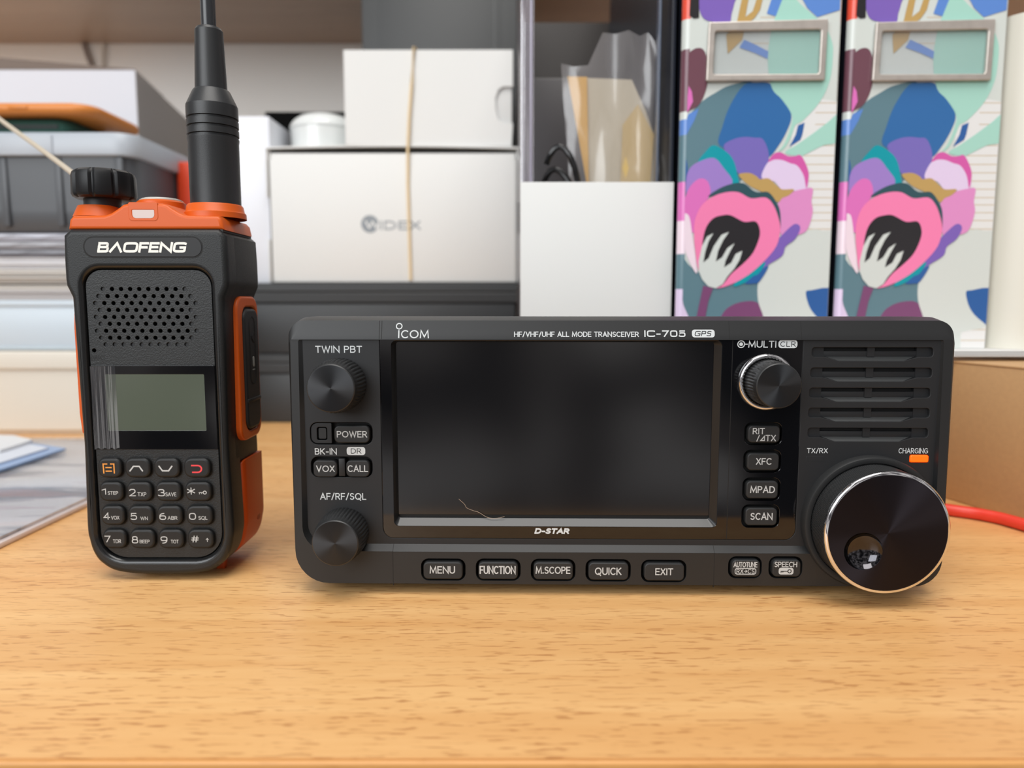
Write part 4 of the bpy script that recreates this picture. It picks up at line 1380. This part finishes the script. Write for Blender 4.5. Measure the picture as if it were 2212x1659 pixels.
def make_binder():
    t = thing('lever_arch_binder', 'left floral binder with metal label holder, next to the white magazine file', 'binder', (b0, BINY, rz_), 0, 'binders with the same floral print')
    MB().box(1.2, BW - .8, 3.5, 270, .3, BH - .4, 1.0).build('body', mat('binder_side', '#1d1f28', .4), t)
    sp_ = MB()
    RO = 3.2
    prof_ = [(RO - RO * math.cos(a), RO - RO * math.sin(a)) for a in [PI / 2 * k / 6 for k in range(7)]]
    prev = 0.0
    zl = [bl_(60, y)[1] for y in (1785, 1480, 1300, 1130, 930, 690, 610, 570, 250, 96)] + [BH]
    cl = [15, 3, 23, 12, 3, 5, 0, 11, 0, 10]
    for z1_, c in zip(zl, [0] + cl):
        z1_ = max(z1_, prev)
        if z1_ > prev:
            sp_.mi = c
            sp_.loft([[(x, y, prev) for x, y in prof_], [(x, y, z1_) for x, y in prof_]], closed=False)
        prev = z1_
    sp_.mi = 0
    sp_.loft([[(RO, 0, 0), (BW - .8, 0, 0), (BW, .8, 0), (BW, 3.6, 0)], [(RO, 0, BH), (BW - .8, 0, BH), (BW, .8, BH), (BW, 3.6, BH)]], closed=False)
    lay = 0
    for c, sm, pts in ART:
        P = [bl_(*p) for p in pts]
        P = clip_x(smooth(P, 4) if sm else P, RO - .6, BW - .5)
        P = [(x, min(max(z, .2), BH - .2)) for x, z in P]
        if len(set(P)) < 3:
            continue
        lay += 1
        sp_.mi = c
        y_ = -.012 * lay - .02
        sp_.panel([P], y_, .01)
    for xa, xb, y in SLATS:
        a, b = bl_(xa, y), bl_(xb, y)
        sp_.mi = 2
        sp_.panel([[(min(a[0], BW - .6), a[1]), (min(b[0], BW - .6), a[1]), (min(b[0], BW - .6), a[1] + .5), (a[0], a[1] + .5)]], -.05 if y < 1600 else -.06, .01)
    sp_.build('spine', AM, t, 40)
    la, lb = bl_(204, 115), bl_(800, 425)
    ia, ib = bl_(238, 165), bl_(770, 388)
    fr2 = [(la[0], lb[1] + .2), (lb[0], lb[1] + .6), (lb[0] + .3, la[1] + .8), (la[0] + .6, la[1] - .6)]
    hold = MB().panel([smooth_rect(fr2, .8), smooth_rect([(ia[0], ib[1]), (ib[0], ib[1] + .3), (ib[0] + .2, ia[1] + .5), (ia[0] + .4, ia[1] - .3)], 1.2)], -2.4, 1.9, .5, 2
                      ).build('label_holder', mat('holder_metal', '#c2bab2', .36, metal=.55, vary=(160, .25)), t)
    MB().panel([smooth_rect([(ia[0] - .4, ib[1] - .4), (ib[0] + .4, ib[1] - .1), (ib[0] + .6, ia[1] + .9), (ia[0], ia[1] + .1)], .6)], -1.4, .3).build('label_window', clear_film('label_window_film', '#e4ece8', .03, .1, .05), hold)
    return t


def smooth_rect(c, r):
    """four corners (bl, br, tr, tl) with small rounded corners"""
    out = []
    for i in range(4):
        p, a, b = Vector(c[i]), Vector(c[i - 1]), Vector(c[(i + 1) % 4])
        u, v = (a - p).normalized() * r, (b - p).normalized() * r
        for t in (0, .25, .5, .75, 1):
            q_ = (1 - t) ** 2 * (p + u) + 2 * t * (1 - t) * p + t * t * (p + v)
            out.append((q_.x, q_.y))
    return out


bi = make_binder()
sft = at(1885, 110, BINY)[0] - at(1527, 112, BINY)[0]
bi2 = copy_tree(bi)
bi2.location.x += sft * K
bi2['label'] = 'right floral binder, between the left floral binder and the plain cream binder'

cx0, cx1 = at(2158, 200, BINY)[0], at(2255, 200, BINY)[0]
cb1 = b0 + sft + BW + .5
cw = 46
prof_ = []
for k in range(13):
    a = PI * k / 12
    prof_.append((cb1 + cw / 2 - cw / 2 * math.cos(a), 22 - 22 * math.sin(a)))
ct = at(2190, 22, BINY - 3)[1]
cr = MB().loft([[(x, BINY - 8 + y, rz_ - .05) for x, y in prof_] + [(cb1 + cw, BINY + 200, rz_ - .05), (cb1, BINY + 200, rz_ - .05)],
                [(x, BINY - 8 + y, ct) for x, y in prof_] + [(cb1 + cw, BINY + 200, ct), (cb1, BINY + 200, ct)]], True, True
               ).build('binder', mat('cream_board', '#d3d0c4', .4), None, 40)
tag(cr, 'plain cream binder with rounded spine right of the floral binders', 'binder')

# ------------------------------------------------------------------ kraft box and red cable at the right
ka = tab(2043, 1077)
kb = tab(2212, 1128)
kd = Vector((kb[0] - ka[0], kb[1] - ka[1])).normalized()
kn = Vector((-kd.y, kd.x))                  # points away from the viewer, to the right
KH = 63.4
corner = Vector(ka) - kd * 1
kxm = thing('cardboard_box', 'brown cardboard box at the right edge behind the tuning dial', 'box', (corner.x, corner.y, 0), math.atan2(kd.y, kd.x))
KRAFT = mat('kraft_card', '#c0996b', .75, bump=(700, .25, .12), vary=(420, .10))
MB().box(0, 150, 0, 70, 0, KH - .8, .8).build('body', KRAFT, kxm)
MB().box(-.3, 150.3, -.3, 70.3, KH - .9, KH, .4).build('lid', KRAFT, kxm)
pts = [(FR.o.x + 80, 299, 12), (FR.o.x + 108, 312, 5), (FR.o.x + 132, 319, 2.6)]
for px, py in ((2050, 1101), (2130, 1113), (2214, 1134)):
    x, y = tab(px, py, 2.6)
    pts.append((x, y, 2.6))
pts.append((pts[-1][0] + kd.x * 55, pts[-1][1] + kd.y * 55, 2.6))
o = MB().tube(spline(pts, 8), 2.45, 12).build('cable', mat('cable_red', '#e2402f', .35))
tag(o, 'red cable leaving the desktop radio on the right past the cardboard box', 'cable')

# ------------------------------------------------------------------ stack at the left
CY = tab(100, 941)[1]


def lx_(px, py=800, Y=None):
    return at(px, py, Y or CY)[0]


LX0, LX1 = lx_(-420), lx_(420)
zc0, zc1 = 0, at(90, 757, CY)[1]
cr_t = thing('storage_box', 'cream lidded storage box at the bottom of the left stack', 'box', (LX0, CY, 0))
CREAM = mat('cream_plastic', '#ccc7bc', .45)
zl_ = at(90, 800, CY)[1]
W_ = LX1 - LX0
MB().loft([[(3, 5, 0), (W_ - 3, 5, 0), (W_ - 3, 92, 0), (3, 92, 0)], [(2, 2, 4), (W_ - 2, 2, 4), (W_ - 2, 94, 4), (2, 94, 4)],
           [(1, 1, zl_), (W_ - 1, 1, zl_), (W_ - 1, 95, zl_), (1, 95, zl_)]], True, True).build('tub', CREAM, cr_t)
MB().box(-1, W_ + 1, -1.2, 96, zl_, zc1 - .1, 2.2, 4).build('lid', CREAM, cr_t)

zb1 = at(90, 648, CY)[1]
t = thing('storage_box', 'pale blue grey box in the left stack on top of the cream box', 'box', (LX0 + 3, CY - 1, zc1))
PB_ = mat('pale_blue_box', '#b9c6d0', .4)
hb = zb1 - zc1
MB().box(0, W_ - 4, 1.2, 90, 2, hb - 4, 1).build('body', PB_, t)
MB().box(-.6, W_ - 3.4, 0, 91, hb - 4.6, hb - .1, 1.2, 3).build('lid', PB_, t)
MB().box(-.6, W_ - 3.4, 0.4, 91, 0.05, 2.6, .6).build('base_rim', mat('pale_rim', '#a9b6bd', .4), t)

zz = zb1
PAPERS = [('magazine', 7.0, '#b5b2b2', 'thin grey magazine lying on the pale blue box'), ('magazine', 8.0, '#c3beb7', 'folded beige magazine with curled end above the grey magazine'),
          ('magazine', 6.5, '#c8c5c0', 'cream white magazine in the middle of the left paper stack'), ('magazine', 8.0, '#cfcfd2', 'bright white magazine near the top of the left paper stack')]
PAPERS = [(n, h * .95, c, l) for n, h, c, l in PAPERS]
for i, (nm, hgt, colr, lab) in enumerate(PAPERS):
    xr_ = lx_(150 + 5 * i, 600) if i == 1 else lx_(190 + 14 * i, 600)
    PM = mat('paper_%d' % i, colr, .65)
    t = MB()
    n = max(3, int(hgt / .9))
    if i == 1:                              # folded: sheets run round the right end
        for k in range(3):
            r1_, r2_ = hgt / 2 - k * 1.15, hgt / 2 - k * 1.15 - .95
            arc = [(xr_ + r1_ * math.cos(a) * 1.6, zz + hgt / 2 + r1_ * math.sin(a)) for a in [-PI / 2 + PI * j / 12 for j in range(13)]]
            arc2 = [(xr_ + r2_ * math.cos(a) * 1.6, zz + hgt / 2 + r2_ * math.sin(a)) for a in [PI / 2 - PI * j / 12 for j in range(13)]]
            t.panel([[(LX0, arc[0][1])] + arc + [(LX0, arc[-1][1]), (LX0, arc2[0][1])] + arc2 + [(LX0, arc2[-1][1])]], CY + 2 + k, 88, .12, 1)
    else:
        for k in range(n):
            z0_, z1_ = zz + hgt * k / n, zz + hgt * (k + 1) / n - .12
            t.box(LX0 + 4, xr_ + random.uniform(-2.5, 2.5), CY + 1 + random.uniform(-1.5, 1.5), CY + 92, z0_, z1_, .15, 1)
    o = t.build(nm, PM)
    tag(o, lab, 'magazine', 'magazines in the left stack')
    zz += hgt
zt_ = at(90, 503, CY)[1]
# clear sleeves
SLV = clear_film('sleeve_film', '#b8b8c2', .2, .08, .4)
nS = 3
for i in range(nS):
    h_ = (zt_ - zz - 0.1) / (nS - i)
    m_ = MB()
    rowsS = []
    for j in range(2):
        rowsS.append([(LX0 + 6 + (lx_(330 + 20 * i, 540) - LX0) * k / 30, CY - 1 + 90 * j, zz + h_ * (.55 + .18 * math.sin(k * 1.7 + i * 2))) for k in range(31)])
    m_.loft(rowsS, closed=False)
    xr2 = lx_(330 + 20 * i, 540)
    m_.box(LX0 + 6, xr2, CY, CY + 89, zz + .1, zz + h_ - .2, min(1.2, h_ * .3), 2)
    o = m_.build('plastic_sleeve', [mat('sleeve_dark', '#6a6a72', .2), mat('sleeve_mid', '#96969c', .18), mat('sleeve_pale', '#a9abb6', .15)][i])
    tag(o, ['dark grey plastic sleeve lying on the magazines of the left stack', 'mid grey plastic sleeve between two others in the left stack',
            'shiny pale plastic sleeve directly under the grey toolbox'][i], 'sleeve', 'plastic sleeves in the left stack')
    zz += h_

# toolbox
TY = CY - 2
tzb, tzl, tzt = zz, at(150, 336, TY)[1], at(150, 287, TY)[1]
tx1 = lx_(288, 400, TY)
tw = tx1 - LX0 - 10
tb_ = thing('toolbox', 'small dark grey plastic toolbox with light grey lid and orange latch in the left stack', 'toolbox', (LX0 + 10, TY, tzb))
TG = mat('toolbox_grey', '#4b4f54', .42)
TL = mat('toolbox_lid', '#aab2bb', .4)
tdp = 92


def rr_plan(x0, x1, y0, y1, r, n=6):
    return [(x, y) for x, y in rr(x0, x1, y0, y1, r, n)]


bh_ = tzl - tzb
lps = []
for z, ins_ in ((0, 3.5), (2, 1.5), (bh_ * .3, .8), (bh_ + .5, 0)):
    lps.append([(x, y, z) for x, y in rr_plan(ins_, tw - ins_, ins_, tdp - ins_, 13)])
body = MB().loft(lps, True, True)
body.build('body', TG, tb_, 45)
for px in (12, 130, 262):
    xq = lx_(px, 420, TY) - LX0 - 10
    MB().box(xq - 2.2, xq + 2.2, -1.2, 3, 4, bh_ - 1, .9).build('rib', TG, tb_)
lh = tzt - tzl
MB().loft([[(x, y, z + bh_) for x, y in rr_plan(-e, tw + e, -e, tdp + e, 14)] for z, e in ((-.6, 1.0), (0, 2.6), (1.5, 3.0), (lh * .8, 2.6), (lh, 1.2))], True, True).build('lid', TL, tb_, 40)
xq = lx_(115, 310, TY) - LX0 - 10
MB().box(xq - 40, xq + 1.5, -3.8, 4, bh_ - .6, bh_ + lh - 1.5, 1).build('hasp', TL, tb_)
MB().box(tw + .5, tw + 13, 62, 84, bh_ - 46, bh_ + lh * .55, 2, 3).build('latch', mat('latch_orange', '#d8431f', .45), tb_)

# green pouch and orange case on the toolbox
zg = tzt
GR = mat('green_fabric', '#1f4a40', .8, bump=(1200, .6, .3))
gxa, gxb = lx_(-300, 270), lx_(150, 270, TY + 14)
pch = thing('zipped_pouch', 'dark green zipped pouch lying on the toolbox lid', 'pouch', (gxa, TY + 14, zg))
gw = gxb - gxa
gh = at(100, 252, TY + 14)[1] - zg
MB().loft([[(x, y, z) for x, y in rr_plan(e, gw - e, e, 60 - e, 9)] for z, e in ((0.05, 3), (gh * .35, .4), (gh * .62, .4), (gh * .95, 3))], True, True).build('pouch_body', GR, pch, 60)
zp = MB()
for k in range(60):
    zp.box(gw - 8 - k * 1.5, gw - 8.7 - k * 1.5, -.4, .5, gh * .42, gh * .62, .1, 1)
zp.build('zipper', mat('zip_black', '#16201e', .5), pch)
gt = zg + gh
ob = thing('phone_case', 'orange phone case with side button lying on the green pouch', 'phone case', (gxa + 4, TY + 6, gt), 0)
OC = mat('case_orange', '#cf8038', .4)
ow = lx_(196, 240, TY + 6) - gxa - 4
oh = at(60, 221, TY + 6)[1] - gt
slope = .0
cs = []
for z, e in ((0, 2.4), (oh * .25, .4), (oh * .6, 0), (oh * .9, .8), (oh, 2.0)):
    cs.append([(x, y, z + .1) for x, y in rr_plan(e, ow - e, e, 74 - e, 14, 8)])
MB().loft(cs, True, True).build('shell', OC, ob, 50)
xq = lx_(40, 240, TY + 6) - gxa - 4
MB().box(xq - 6.5, xq + 6, -.7, 2, oh * .42, oh * .72, .5).build('button', OC, ob)

# white box behind, turned, with an open flap
VY = CY + 122
vc = at(291, 151, VY)
vb = thing('carton', 'tall white box with grey side standing behind the toolbox at far left', 'box', (vc[0], VY, 0), math.radians(10))
VG = mat('carton_grey_side', '#b9b5b3', .6)
VD = 205
vm = MB().loft([[(-130, 0, 0), (0, 0, 0), (0, VD, 0), (-130, VD, 0)], [(-130, 0, vc[1] - 6.5), (0, 0, vc[1]), (0, VD, vc[1]), (-130, VD, vc[1] - 6.5)]], True, True)
vm.build('body', mat('white_carton', '#cdd0d8', .55, bump=(900, .05, .05)), vb)
MB().box(.02, .4, .2, VD - .2, 0, vc[1] - .2).build('side_panel', VG, vb)
MB().loft([[(-130, -.5, vc[1] - 6.4), (-130, 80, vc[1] - 6.4), (-130, 80, vc[1] + 5), (-130, -.5, vc[1] + 5)], [(0, -.3, vc[1] + .05), (0, 80, vc[1] + .1), (0, 80, vc[1] + .7), (0, -.3, vc[1] + .6)]],
          True, True).build('flap', mat('flap_brown', '#6f6259', .7), vb)

# cables on the wall
for i, (xa, xb, r_, lab) in enumerate(((180, 201, 2.6, 'thicker dark cable hanging down the wall under the shelf'), (226, 222, 1.5, 'thin pale cable on the wall, right of the thicker one'))):
    p0, p1 = at(xa, 92, 846), at(xb, 150, 846)
    o = MB().tube([(p0[0], 846, p0[1] + 1), ((p0[0] + p1[0]) / 2, 845, (p0[1] + p1[1]) / 2), (p1[0], 846, p1[1]), (p1[0] + (p1[0] - p0[0]) * 1.5, 846, p1[1] - 120)], r_, 8
                  ).build('wall_cable', mat('wall_cable_%d' % i, ('#8d8078', '#c4bcb0')[i], .5))
    tag(o, lab, 'cable')

# beige cord running from the left stack down behind the handheld radio
pc = [(at(-330, 200, TY)[0], TY + 45, gt + oh + 1.4), (at(-260, 200, TY)[0], TY + 14, gt + oh + 1.6)]
for px, py, Y in ((-130, 172, 455), (-60, 210, 425), (0, 258, 400), (60, 302, 370), (120, 346, 330), (170, 385, 296), (215, 425, 272), (260, 480, 263)):
    x, z = at(px, py, Y)
    pc.append((x, Y, z))
o = MB().tube(spline(pc, 6), 1.15, 8).build('cord', mat('cord_beige', '#b8ae9d', .8, bump=(1500, .6, .3)))
tag(o, 'taut beige cord running diagonally down behind the volume knob', 'cord')

# ------------------------------------------------------------------ papers lying at the left
fa = tab(0, 1192)
fX = (tab(178, 1096)[0] + fa[0]) / 2
fY0 = fa[1] + 1
fold = thing('document_folder', 'clear document folder with printed sheets lying on the desk at left', 'folder', (fX, fY0, 0))
PR = bpy.data.materials.new('printed_sheet')
PR.use_nodes = True
N_, L_ = PR.node_tree.nodes, PR.node_tree.links
tc = N_.new('ShaderNodeTexCoord')
mp = N_.new('ShaderNodeMapping')
mp.inputs['Scale'].default_value = (7, 26, 1)
mp.inputs['Rotation'].default_value = (0, 0, .5)
nz = N_.new('ShaderNodeTexNoise')
nz.inputs['Scale'].default_value = 1.0
nz.inputs['Detail'].default_value = 5
cr2 = N_.new('ShaderNodeValToRGB')
e = cr2.color_ramp.elements
e[0].position, e[0].color = .34, lin('#b59aa2')
e[1].position, e[1].color = .66, lin('#eef1f4')
for p_, c_ in ((.41, '#8f98a6'), (.46, '#f4f2f3'), (.53, '#f7f7f8'), (.57, '#d9bfc6'), (.61, '#e6eaee')):
    x = e.new(p_)
    x.color = lin(c_)
L_.new(tc.outputs['Object'], mp.inputs['Vector'])
L_.new(mp.outputs['Vector'], nz.inputs['Vector'])
L_.new(nz.outputs['Fac'], cr2.inputs['Fac'])
L_.new(cr2.outputs['Color'], N_['Principled BSDF'].inputs['Base Color'])
N_['Principled BSDF'].inputs['Roughness'].default_value = .25
N_['Principled BSDF'].inputs['Coat Weight'].default_value = .5
MB().box(-150, -2.5, 2, 205, 2.2, 3.4, .3).build('printed_sheets', PR, fold)
MB().box(-152, -.4, .3, 207, 3.5, 4.4, .3).build('cover', clear_film('folder_cover', '#d5d8dd', .12, .08, .10), fold)
MB().box(-152, 0, 0, 207, 0.02, 2.2, .6).build('back_cover', mat('folder_edge_reflection', '#ddd2ce', .2), fold)  # pale pink stands in for light reflected by the clear plastic edge


def sheet(name, lab, corners, z0, th, m, cat='paper'):
    P = [tab(px, py, z0 + th) for px, py in corners]
    o = MB().loft([[(x, y, z0) for x, y in P], [(x, y, z0 + th) for x, y in P]], True, True).build(name, m)
    tag(o, lab, cat)


sheet('card', 'pale blue card edge showing lowest of the loose papers at left', [(-160, 1050), (0, 1014), (142, 968), (60, 955), (-160, 965)], 4.5, 1.2, mat('card_blue', '#8fa9cf', .4), 'card')
sheet('envelope', 'white envelope with blue edge lying between the blue card and the top sheet', [(-160, 1030), (0, 999), (104, 967), (20, 950), (-160, 960)], 5.8, 1.0, mat('envelope_white', '#d3d9e4', .5), 'envelope')
sheet('paper_sheet', 'plain white sheet with pointed corner on top of the loose papers at left', [(-160, 985), (0, 972), (70, 950), (30, 940), (-160, 936)], 7.0, 1.6, mat('sheet_white', '#dcdee1', .5))
